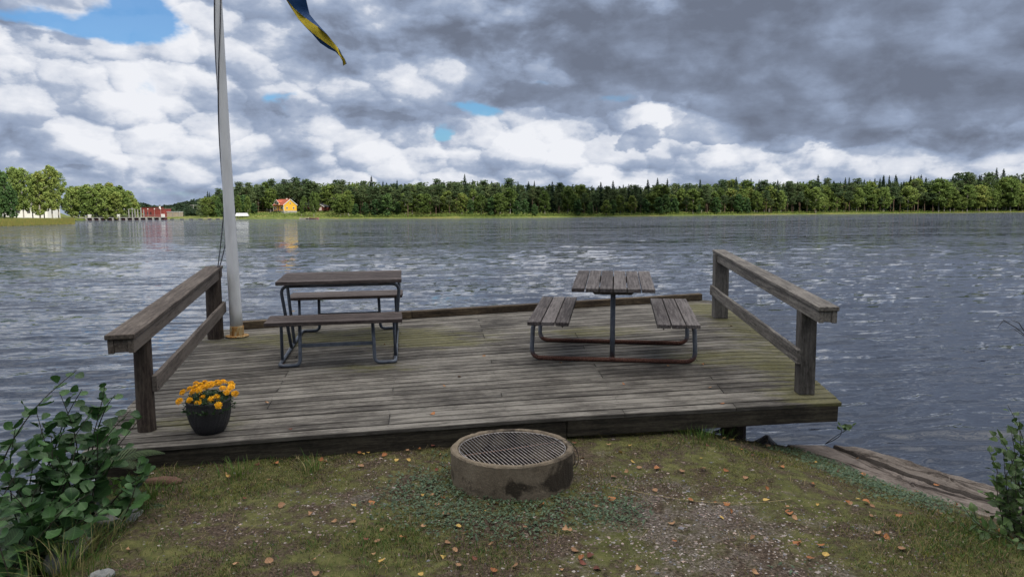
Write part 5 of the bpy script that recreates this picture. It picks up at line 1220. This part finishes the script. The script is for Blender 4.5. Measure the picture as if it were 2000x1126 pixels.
    tri = [(0, 5, 4), (5, 1, 4), (1, 6, 4), (6, 2, 4), (2, 7, 4), (7, 3, 4), (3, 8, 4), (8, 0, 4)]; Fc = np.concatenate([i + np.array([t]) for t in tri])
    base = np.array([[.22, .19, .175], [.30, .27, .25], [.16, .12, .11], [.13, .13, .14], [.26, .20, .17]])[rg.integers(0, 5, n)] * rg.uniform(.65, 1.3, (n, 1))
    o = np_mesh('gravel', V, Fc, M_pebble, col=np.repeat(base, 9, 0)); tag(o, 'small grey and pinkish gravel stones in bare patches of the bank', 'gravel', kind='stuff')
grass()

# ------------------------------------------------------------------ fallen leaves, each its own thing
def leaf_shape(kind, rg, curl=.25):
    """outline leaf, 1 unit long, gently curled, with stalk"""
    n = 9; V, Fc = [], []; xs = np.linspace(0, 1, n)
    if kind == 'round': wd = .50 * np.sin(np.pi * xs ** .8) ** .6
    elif kind == 'obovate': wd = .50 * np.sin(np.pi * xs ** 1.35) ** .62; wd[-1] = .10
    elif kind == 'birch': wd = .40 * np.sin(np.pi * xs ** .55) ** .8 * (1 - .25 * xs)
    else: wd = .24 * np.sin(np.pi * xs ** .9) ** .8
    c1, c2, tw = rg.uniform(-curl, curl), rg.uniform(.2, 1) * curl, rg.uniform(-curl, curl)
    for i, x in enumerate(xs):
        for j in (-1, -.5, 0, .5, 1):
            y = j * wd[i] * (1 + (.07 * ((i % 2) * 2 - 1) if abs(j) == 1 else 0)); V.append((x, y, c1 * (x - .5) ** 2 * 2 + c2 * y * y * 2.2 + tw * (x - .5) * y + (.012 * math.sin(x * 22) * abs(j))))
    for i in range(n - 1):
        for j in range(4): a = i * 5 + j; Fc.append((a, a + 5, a + 6, a + 1))
    b = len(V); V += [(-.32, -.008, .03), (-.32, .008, .03), (0.02, .01, 0), (.02, -.01, 0)]; Fc.append((b, b + 3, b + 2, b + 1))
    return np.array(V), np.array(Fc)
def fallen():
    rg = np.random.default_rng(31); kinds = []
    names = {'tan': ((.20, .11, .06), (.34, .20, .11), 'small pale tan fallen leaf, lying curled'), 'orange': ((.19, .075, .03), (.33, .14, .055), 'small orange fallen leaf, lying curled'),
             'yellow': ((.34, .21, .06), (.46, .32, .10), 'small yellow fallen leaf, lying curled'), 'red': ((.08, .030, .020), (.17, .060, .042), 'small dark reddish brown fallen leaf')}
    protos = {}
    for k, (a, b, l) in names.items():
        m_ = leaf_mat('fallen_leaf_' + k, a, b, .7, .1, True, .2)
        for q in range(3):
            V, Fc = leaf_shape(['birch', 'round', 'birch'][q], rg, .55); gc_ = V.copy()
            protos[k, q] = (np_mesh('fallen_leaf', V, Fc, m_, tint=np.full(len(V), rg.random()), gc=gc_, smooth=True), l)
    used = set()
    def place(k, P, nrm, size):
        q = int(rg.integers(0, 3)); o, l = protos[k, q]
        if (k, q) in used: o = o.copy(); C.objects.link(o)
        used.add((k, q)); nv = (Vector(nrm) + Vector((rg.normal() * .25, rg.normal() * .25, 0))).normalized()
        o.rotation_mode = 'QUATERNION'; o.rotation_quaternion = nv.to_track_quat('Z', 'Y') @ Vector((0, 0, 1)).rotation_difference(Vector((0, 0, 1))); o.rotation_quaternion = nv.to_track_quat('Z', 'Y').to_matrix().to_quaternion() @ Matrix.Rotation(rg.uniform(0, 6.28), 3, 'Z').to_quaternion()
        o.location = P; o.scale = (size,) * 3; return o, l
    big = [('orange', 1278, 957), ('orange', 1420, 983), ('yellow', 1432, 862), ('tan', 1372, 917), ('tan', 1447, 845), ('orange', 730, 980), ('orange', 877, 1008), ('yellow', 890, 1030), ('tan', 545, 991), ('tan', 660, 1019), ('red', 720, 1058), ('tan', 738, 1057), ('yellow', 743, 1103),
           ('tan', 460, 1106), ('tan', 527, 1104), ('orange', 1136, 1088), ('red', 1146, 1090), ('orange', 1252, 916), ('orange', 1288, 916), ('tan', 1203, 935), ('tan', 1158, 992), ('orange', 1053, 992), ('orange', 1540, 1002), ('tan', 1547, 1011), ('orange', 1725, 1050), ('tan', 1723, 1045), ('orange', 1755, 1006),
           ('orange', 1652, 984), ('yellow', 1588, 904), ('orange', 1520, 912), ('orange', 1700, 985), ('orange', 1560, 1058), ('orange', 1610, 1070), ('yellow', 1610, 1091), ('orange', 1577, 1092), ('red', 1117, 867), ('orange', 700, 886), ('orange', 752, 889), ('orange', 536, 906), ('orange', 435, 927), ('orange', 446, 932), ('yellow', 447, 934),
           ('tan', 530, 937), ('tan', 703, 914), ('yellow', 777, 899), ('yellow', 803, 903), ('orange', 797, 882), ('orange', 820, 881), ('red', 845, 875), ('tan', 854, 985), ('tan', 847, 968), ('orange', 870, 1060), ('tan', 892, 1106), ('orange', 887, 1075), ('tan', 830, 1030), ('orange', 1194, 871), ('yellow', 1231, 872), ('tan', 1412, 857), ('tan', 1500, 872), ('tan', 1545, 875),
           ('tan', 1450, 936), ('orange', 1497, 954), ('orange', 1540, 993), ('tan', 1474, 1055), ('tan', 1563, 1062), ('orange', 1118, 1037), ('tan', 1114, 1075), ('tan', 1470, 1117), ('red', 1160, 1112), ('tan', 1228, 921), ('tan', 1327, 922), ('tan', 1321, 1025), ('orange', 1200, 972), ('orange', 1343, 978), ('yellow', 1405, 1010), ('orange', 1425, 1000), ('yellow', 1492, 979),
           ('tan', 248, 1079), ('tan', 610, 1008), ('tan', 634, 905), ('orange', 625, 898), ('red', 505, 910), ('red', 930, 1098), ('red', 1130, 1100), ('tan', 1005, 1105), ('orange', 965, 1115), ('tan', 1250, 1120), ('orange', 313, 963), ('orange', 1675, 898), ('orange', 1823, 950), ('orange', 1870, 985), ('orange', 1690, 930), ('tan', 1770, 1075), ('tan', 1830, 1000)]
    for k, px, py in big:
        if k == 'orange' and rg.random() < .45: k = 'tan'
        P = on_ground(px + rg.uniform(-2, 2), py)
        if px in (1675, 1823): P = on(px, py, -.42)
        size = rg.uniform(.030, .043) * (1.12 if k == 'orange' else 1)
        o, l = place(k, P + Vector((0, 0, .012)), (0, -.12, 1), size)
        tag(o, l + ' on the mossy ground', 'fallen leaf', 'fallen %s leaves on the ground' % k)
    n = 0
    while n < 70:
        c_ = [(-.3, 3.45, .5, .25), (-.9, 5.0, .7, .15), (1.2, 5.1, .6, .2), (2.2, 3.9, .4, .4), (0, 4, 1.6, .9), (-.2, 4.0, .4, .2)][int(rg.integers(0, 6))]; x, y = rg.normal(c_[0], c_[2]), rg.normal(c_[1], c_[3])
        if not (-2.1 < x < 2.8 and 2.8 < y < 5.4): continue
        if math.hypot(x, y - 4.55) < .42 or sdist(np.array([x]), np.array([y]), BANK)[0] < .05: continue
        k = ['tan', 'orange', 'red', 'tan', 'yellow'][int(rg.integers(0, 5))]
        o, l = place(k, Vector((x, y, gz(x, y) + .010)), (0, 0, 1), rg.uniform(.022, .042)); tag(o, l + ' on the mossy ground', 'fallen leaf', 'fallen %s leaves on the ground' % k); n += 1
    for k, px, py in [('orange', 847, 808), ('orange', 898, 735), ('orange', 1219, 751), ('tan', 1389, 756), ('orange', 1415, 787), ('red', 566, 835), ('tan', 1303, 713), ('tan', 1373, 709), ('orange', 1374, 711), ('tan', 1094, 709), ('tan', 1430, 636), ('orange', 551, 709), ('tan', 945, 693), ('orange', 754, 672), ('tan', 866, 752), ('tan', 522, 786)]:
        p = dk(px, py, .006); P = MD @ p; o, l = place(k, P, MD.to_3x3() @ Vector((0, 0, 1)), rg.uniform(.030, .042)); tag(o, l + ' on the grey deck planks', 'fallen leaf', 'fallen %s leaves on the deck' % k)
fallen()

# ------------------------------------------------------------------ slabs, rocks, twig
def slab(name, pts, z, h, label, mat, seed=1, cat='stone slab'):
    """irregular thick slab from a plan outline"""
    rg = np.random.default_rng(seed); P = []
    for i in range(len(pts)):
        a, b = np.array(pts[i], float), np.array(pts[(i + 1) % len(pts)], float); n = max(2, int(np.linalg.norm(b - a) / .06))
        for k in range(n): P.append(a + (b - a) * k / n + rg.normal(size=2) * .006)
    P = np.array(P); c = P.mean(0); mb = MB(); n = len(P); vs = []
    for f, dz in ((1.0, -h), (1.0, -.02), (.985, -.004)) + tuple((1 - .985 * k / 7, 0) for k in range(1, 8)):
        for p in P:
            q = c + (p - c) * f; hz = .016 * (fbm(np.array([q[0] * 5 + seed]), np.array([q[1] * 5]), 4)[0] - .5) * 2 + .006 * rg.normal() * (f < .98); vs.append((q[0], q[1], z + dz + (hz if dz > -.1 else 0)))
    rows = len(vs) // n; fs = [(i * n + k, i * n + (k + 1) % n, (i + 1) * n + (k + 1) % n, (i + 1) * n + k) for i in range(rows - 1) for k in range(n)]; fs.append(tuple(range((rows - 1) * n, rows * n)))
    mb.add(vs, fs); o = mb.build(name, mat); tag(o, label, cat); return o
slab('concrete_slab', [(2.66, 5.98), (2.86, 5.90), (3.30, 5.15), (3.62, 4.55), (3.48, 4.30), (3.02, 5.10)], -.43, .45, 'lichen spotted concrete slab at the water edge, the outer one of two', M_slab, 2)
slab('concrete_slab', [(2.30, 6.05), (2.60, 6.02), (3.00, 5.04), (3.45, 4.27), (3.30, 4.10), (2.72, 4.85)], -.445, .40, 'reddish cracked concrete slab between the grass and the outer slab', simple('slab_reddish', (.080, .066, .058), (.20, .17, .15), 5, .95, .9, .01), 5)
def rock(c, r, label, seed, mat=None, name='rock'):
    rg = np.random.default_rng(seed); mb = MB(); n, k = 14, 20; vs = []
    for i in range(n + 1):
        for j in range(k):
            th, ph = math.pi * i / n, 2 * math.pi * j / k; d = np.array([math.sin(th) * math.cos(ph), math.sin(th) * math.sin(ph), math.cos(th)])
            q = 1 + .35 * (fbm(np.array([d[0] * 1.4 + seed * 3 + d[2]]), np.array([d[1] * 1.4 + seed]), 4)[0] - .5) * 2; q *= 1 - .1 * (max(d[2], 0) ** 3)
            vs.append(tuple(c[m] + d[m] * r[m] * q for m in range(3)))
    mb.add(vs, [(i * k + j, (i + 1) * k + j, (i + 1) * k + (j + 1) % k, i * k + (j + 1) % k) for i in range(n) for j in range(k)]); return tag(mb.build(name, mat or M_rock, smooth=True), label, 'rock')
rock((-2.230, 4.014, -0.195), (.15, .10, .05), 'flat grey rock lying in the grass beneath the leafy bush', 1)
rock((-2.337, 3.746, -0.266), (.08, .20, .07), 'long grey edge rock below the flat rock at the bush foot', 2)
rock((-1.900, 3.265, -0.155), (.055, .05, .03), 'small pale grey stone at the lower left of the bank', 3)
rock((-2.194, 4.478, -0.159), (.14, .045, .035), 'reddish brown rock against the deck corner beside the bush', 4, simple('red_rock', (.06, .032, .022), (.16, .09, .065), 9, .9))
rock((2.08, 5.86, -.62), (.19, .16, .32), 'dark wet boulder under the front right corner of the deck', 6, simple('wet_boulder', (.008, .008, .008), (.035, .032, .03), 6, .4, .9, .03))
for i in range(9):
    rgx = np.random.default_rng(60 + i); rock((-2.75 + .12 * (i % 3) + rgx.normal() * .06, 3.1 + .2 * i, -.76 + .03 * (i % 2)), (.15, .13, .10), 'dark wet shore rock half under water below the bush', 70 + i, None);
for o in list(C.objects):
    if o.get('label', '').startswith('dark wet shore rock'): o['group'] = 'wet rocks below the bush'
mb = MB(); p0, p1 = on_ground(1335, 977), on_ground(1546, 978); pts = []
for k in range(24):
    u = k / 23; px = 1190 + (1546 - 1190) * u; py = 952 + 30 * math.sin(u * 2.4) + u * 6; p = on_ground(px, py); pts.append((p.x, p.y, p.z + .014))
mb.tube(pts, [.0013] * 23 + [.0008], 6); tag(mb.build('dry_straw', simple('dry_straw_yellow', (.26, .21, .10), (.38, .31, .17), 30, .8)), 'long pale dry straw lying bent across the gravel patch', 'straw')
# ------------------------------------------------------------------ leafy shrubs near the camera
def stems_and_leaves(root, stems, kind, mat, size, rg, step=.045, stem_r=.006, droop=.25, start=.25, tang=1.0):
    """stems: list of paths; leaves are set alternately along each; all leaves are one part"""
    Vs, Fs, Ts, Gs, off = [], [], [], [], 0
    lib = [leaf_shape(kind, rg, .30) for _ in range(6)]
    for path in stems:
        P = [Vector(p) for p in path]; out = []
        for i in range(len(P) - 1):
            for k in range(6):
                t = k / 6; a = P[max(i - 1, 0)]; b = P[i]; c = P[i + 1]; d = P[min(i + 2, len(P) - 1)]
                out.append(.5 * ((2 * b) + (c - a) * t + (2 * a - 5 * b + 4 * c - d) * t * t + (3 * b - a - 3 * c + d) * t ** 3))
        out.append(P[-1]); n = len(out); mb = MB(); mb.tube(out, [stem_r * (1 - .75 * i / n) for i in range(n)], 7); mb.build('stem', M_stem, root, smooth=True)
        L = 0; side = 1; nxt = 0; tot = sum((out[i + 1] - out[i]).length for i in range(n - 1))
        for i in range(n - 1):
            sg = out[i + 1] - out[i]; L += sg.length
            if L < tot * start or L < nxt: continue
            nxt = L + step * rg.uniform(.7, 1.3); side = -side; d = sg.normalized(); h = d.cross(Vector((0, 0, 1)));
            if h.length < .2: a = rg.uniform(0, 6.28); h = Vector((math.cos(a), math.sin(a), 0))
            h.normalize(); a = rg.uniform(-1.2, 1.2) * tang; h = (Matrix.Rotation(a, 3, d) @ (h * side)); ax = (h * 1.0 + d * rg.uniform(.2, .7) + Vector((0, 0, rg.uniform(-.1, .35)))).normalized()
            up = (Vector((0, 0, 1)) + Vector((rg.normal() * droop, rg.normal() * droop - .25, 0))); up = (up - ax * up.dot(ax)).normalized(); sd_ = up.cross(ax); s_ = size * rg.uniform(.65, 1.15) * (.7 if L > tot * .93 else 1)
            V, Fc = lib[int(rg.integers(0, 6))]; Mx = np.array([tuple(ax), tuple(sd_), tuple(up)]); pos = np.array(tuple(out[i] + ax * s_ * .28))
            Vs.append(V * s_ @ Mx + pos); Fs.append(Fc + off); off += len(V); Ts.append(np.full(len(V), rg.random())); Gs.append(V)
        # tip leaves
    np_mesh('foliage', np.concatenate(Vs), np.concatenate(Fs), mat, tint=np.concatenate(Ts), gc=np.concatenate(Gs), parent=root, smooth=True)
def shoot(base, tip, rg, bow=.12, n=5):
    b, t = Vector(base), Vector(tip); o = Vector((rg.normal() * bow, rg.normal() * bow, abs(rg.normal()) * bow)); return [b.lerp(t, k / (n - 1)) + o * math.sin(math.pi * k / (n - 1)) for k in range(n)]
def bush_left():
    rg = np.random.default_rng(8); root = empty('alder_bush'); tag(root, 'dark green bush with round leaves growing at the water edge left of the deck', 'bush'); stems = []
    tips = [(150, 722, 4.5), (205, 752, 4.6), (118, 770, 4.4), (70, 800, 4.4), (30, 835, 4.3), (255, 800, 4.7), (275, 815, 4.8), (235, 850, 4.75), (180, 800, 4.5), (100, 850, 4.2), (10, 900, 4.1), (50, 880, 4.2), (150, 870, 4.3), (210, 890, 4.5), (275, 900, 4.55), (300, 925, 4.5), (265, 940, 4.4),
            (130, 930, 4.05), (180, 960, 4.0), (215, 985, 4.1), (75, 940, 4.0), (20, 960, 3.9), (120, 1000, 3.85), (60, 1010, 3.8), (170, 1010, 3.9), (240, 870, 4.6), (85, 830, 4.35), (190, 840, 4.45), (140, 810, 4.5), (40, 910, 4.15), (-20, 870, 4.2), (-10, 1030, 3.8), (110, 890, 4.1), (160, 760, 4.5), (225, 770, 4.65)]
    for px, py, Y in tips:
        Y *= K; t = at(px, py, Y); b = Vector((-2.62 + rg.normal() * .12, 3.85 + rg.normal() * .15 + (Y - 3.85) * .4, -.52)); p = shoot(b, t, rg, .07); stems.append(p)
    stems_and_leaves(root, stems, 'obovate', M_alder, .086, rg, .0165, .006, .35, .22)
bush_left()
def seedling():
    rg = np.random.default_rng(5); root = empty('leafy_seedling'); tag(root, 'small bright green leafy seedling growing at the foot of the dark bush', 'seedling')
    b = on_ground(245, 975); stems_and_leaves(root, [shoot(b + Vector((-.02, 0, -.02)), at(px, py, b.y + dy), rg, .03) for px, py, dy in ((235, 925, 0), (255, 935, .03), (222, 940, -.03), (250, 950, -.04), (238, 945, 0))], 'round', M_lime, .038, rg, .018, .0015, .4, .2)
seedling()
def fern(c, n, L, seed, label):
    rg = np.random.default_rng(seed); root = empty('fern'); tag(root, label, 'fern'); Vs, Fs, Ts, off = [], [], [], 0
    for i in range(n):
        a = 6.283 * i / n + rg.uniform(-.3, .3); l = L * rg.uniform(.7, 1.1); out = Vector((math.cos(a), math.sin(a), 0)); side = Vector((-math.sin(a), math.cos(a), 0)); pts = []
        for k in range(16): u = k / 15; pts.append(Vector(c) + out * (l * .8 * u) + Vector((0, 0, l * (.75 * u - .62 * u * u * 1.0))))
        mb = MB(); mb.tube(pts, [.0022 * (1 - .8 * k / 15) for k in range(16)], 5); mb.build('frond_stalk', M_stem, root)
        for k in range(3, 46):
            u = k / 46; q = u * 15; i0 = int(q); p = pts[i0].lerp(pts[min(i0 + 1, 15)], q - i0); d = (pts[min(i0 + 1, 15)] - pts[i0]).normalized(); w_ = l * .27 * math.sin(math.pi * min(1, u * .92 + .08)) ** .8 * (1 - .3 * u) + .006
            for s in (-1, 1):
                e = (side * s + d * .35 - Vector((0, 0, .22))).normalized(); h = d * (l * .0085)
                for z in range(5):
                    b0 = p + e * (w_ * z / 5); b1 = p + e * (w_ * (z + .85) / 5); hh = h * (1.25 - .2 * z); V = [b0 - hh * .5, b0.lerp(b1, .5) - hh * 1.5, b1, b0.lerp(b1, .5) + hh * 1.5]
                    Vs += [tuple(v) for v in V]; Fs.append((off, off + 1, off + 2, off + 3)); off += 4; Ts += [rg.random()] * 4
    np_mesh('fronds', np.array(Vs), np.array(Fs), M_fern, tint=np.array(Ts), parent=root)
fern((-2.337, 4.121, -0.284), 9, .50, 1, 'dark fern growing between the bush and the deck corner')
fern((-2.899, 3.613, -0.427), 9, .48, 4, 'dark fern leaning over the water under the left side of the bush')
fern((-2.408, 3.836, -0.302), 8, .36, 5, 'small fern in the middle of the bush foot beside the grey rock')
def tuft(c, n, h, seed, label, cols, spread=.12, lean=1.0):
    rg = np.random.default_rng(seed); V, Fc, Cc = [], [], []
    for i in range(n):
        a = rg.uniform(0, 6.283); r = spread * rg.random(); b = Vector((c[0] + r * math.cos(a), c[1] + r * math.sin(a), c[2])); d = Vector((math.cos(a + rg.normal() * .7), math.sin(a + rg.normal() * .7), 0)); H = h * rg.uniform(.5, 1.1); le = lean * rg.uniform(.2, 1.0) * H; wd = Vector((-d.y, d.x, 0)) * rg.uniform(.0018, .0034); k0 = len(V); col = np.array(cols[int(rg.integers(0, len(cols)))]) * rg.uniform(.75, 1.3)
        for k in range(6): u = k / 5; p = b + d * (le * u * u) + Vector((0, 0, H * (u - .28 * u * u * le / H))); V += [tuple(p - wd * (1 - u * .92)), tuple(p + wd * (1 - u * .92))]; Cc += [col, col]
        for k in range(5): Fc.append((k0 + 2 * k, k0 + 2 * k + 1, k0 + 2 * k + 3, k0 + 2 * k + 2))
    return tag(np_mesh('grass_tuft', np.array(V), np.array(Fc), M_blade, col=np.array(Cc)), label, 'grass tuft')
G1, G2, G3, G4 = (.06, .13, .025), (.10, .14, .03), (.26, .23, .10), (.16, .15, .05)
tuft((-2.105, 3.318, -0.168), 130, .20, 1, 'green and straw grass tuft at the bottom left edge of the bank', [G1, G2, G3], .20)
tuft((-2.185, 3.657, -0.195), 110, .15, 2, 'pale grass tuft leaning over the edge beside the long grey rock', [G2, G3, G3], .18)
tuft((-2.141, 4.237, -0.168), 110, .13, 3, 'green grass tuft between the reddish rock and the flat grey rock', [G1, G2], .18)
tuft((-1.739, 4.567, -0.159), 90, .12, 4, 'green grass tuft against the front beam of the deck, nearest the bush', [G1, G2], .14)
tuft((-1.293, 4.638, -0.159), 50, .13, 9, 'thin grass tuft against the front beam left of the fire ring', [G1, G2, G3], .12)
tuft((1.40, 5.33, -.18), 160, .11, 5, 'green grass tuft under the front beam near the right corner of the deck', [G1, G2], .28)
tuft((2.55, 3.85, -.42), 240, .22, 6, 'tangled green grass at the foot of the right hand shrub', [G1, G2, G4], .40)
tuft((2.72, 3.62, -.42), 260, .26, 7, 'tall straw coloured grass in the bottom right corner', [G3, G4, G2], .30, 1.4)
tuft((2.15, 3.55, -.40), 160, .13, 8, 'low olive grass left of the right hand shrub', [G2, G4, G1], .38)
def shrub_right():
    rg = np.random.default_rng(18); root = empty('leafy_shrub'); tag(root, 'light green leafy shrub growing at the right edge of the photo', 'shrub'); stems = []
    for px, py, Y in [(1968, 790, 4.0), (1945, 850, 4.0), (1990, 815, 3.9), (1960, 880, 3.95), (1985, 900, 3.8), (1935, 930, 3.9), (2010, 860, 3.9), (1950, 960, 3.8), (2000, 940, 3.7), (1975, 985, 3.7), (2020, 1000, 3.6), (1925, 1000, 3.75), (2040, 900, 3.8), (1955, 1030, 3.6), (1932, 880, 3.9), (1915, 960, 3.8), (1975, 840, 3.9), (1995, 870, 3.8), (1948, 910, 3.85), (1985, 950, 3.7), (1965, 920, 3.8), (2060, 960, 3.7), (1900, 1030, 3.7), (1880, 985, 3.8), (1990, 1050, 3.5), (2030, 830, 4.0)]:
        t = at(px, py, Y); stems.append(shoot((2.78 + rg.normal() * .12, Y - .08 + rg.normal() * .05, -.45), t, rg, .06))
    stems_and_leaves(root, stems, 'birch', M_shrub, .060, rg, .0155, .0042, .45, .22)
shrub_right()
def small_shrub(name, label, base, tips, size, step, mat, seed, kind='round', r=.003, start=.55):
    rg = np.random.default_rng(seed); root = empty(name); tag(root, label, 'plant')
    stems_and_leaves(root, [shoot(base, at(*t), rg, .02) for t in tips], kind, mat, size, rg, step, r, .5, start)
small_shrub('sapling', 'small bare stemmed sapling with few leaves at the deck corner over the water', on(1612, 866, -.44), [(1640, 828, 5.6), (1668, 830, 5.6)], .05, .022, M_shrub, 3, 'round', .0035, .72)
small_shrub('weed', 'low pale leaved weed hiding the shrub foot at the slabs end', (2.62, 3.95, -.42), [(1850, 1010, 3.9), (1880, 1030, 3.8), (1900, 990, 3.95), (1840, 1050, 3.7), (1870, 1060, 3.7), (1820, 1040, 3.8), (1920, 1060, 3.6)], .055, .03, M_shrub, 9, 'birch', .0025, .3)
# thin dead twig reaching over the water at the right edge
mb = MB()
for pts_ in ([(2010, 660, 4.1), (1985, 640, 4.1), (1960, 625, 4.1), (1948, 640, 4.1)], [(2012, 665, 4.1), (1990, 630, 4.1), (1975, 625, 4.1)], [(2015, 670, 4.1), (2000, 655, 4.1), (1980, 642, 4.1)]):
    P = [at(*p) for p in pts_]; mb.tube([P[0] + Vector((.25, -.1, -.35))] + P, [.0022] * len(P) + [.001], 5)
tag(mb.build('dead_twig', M_stem), 'thin bent dead twig reaching in over the water at the right edge', 'twig')

fern(at(30, 1125, 3.95), 11, .42, 21, 'dark fern at the lower left edge of the bank, cut by the photo edge')
fern(at(115, 1110, 3.95), 12, .34, 22, 'dark fern just left of the tall bottom left grass tuft')
fern(at(-10, 1030, 4.1), 11, .42, 23, 'dark fern above the water at the left edge of the photo')
fern(at(90, 1030, 4.1), 10, .40, 24, 'dark fern under the lowest leaves of the round leaved bush')
fern(at(215, 915, 4.35), 10, .36, 25, 'dark fern fanning over the bare corner of the deck')
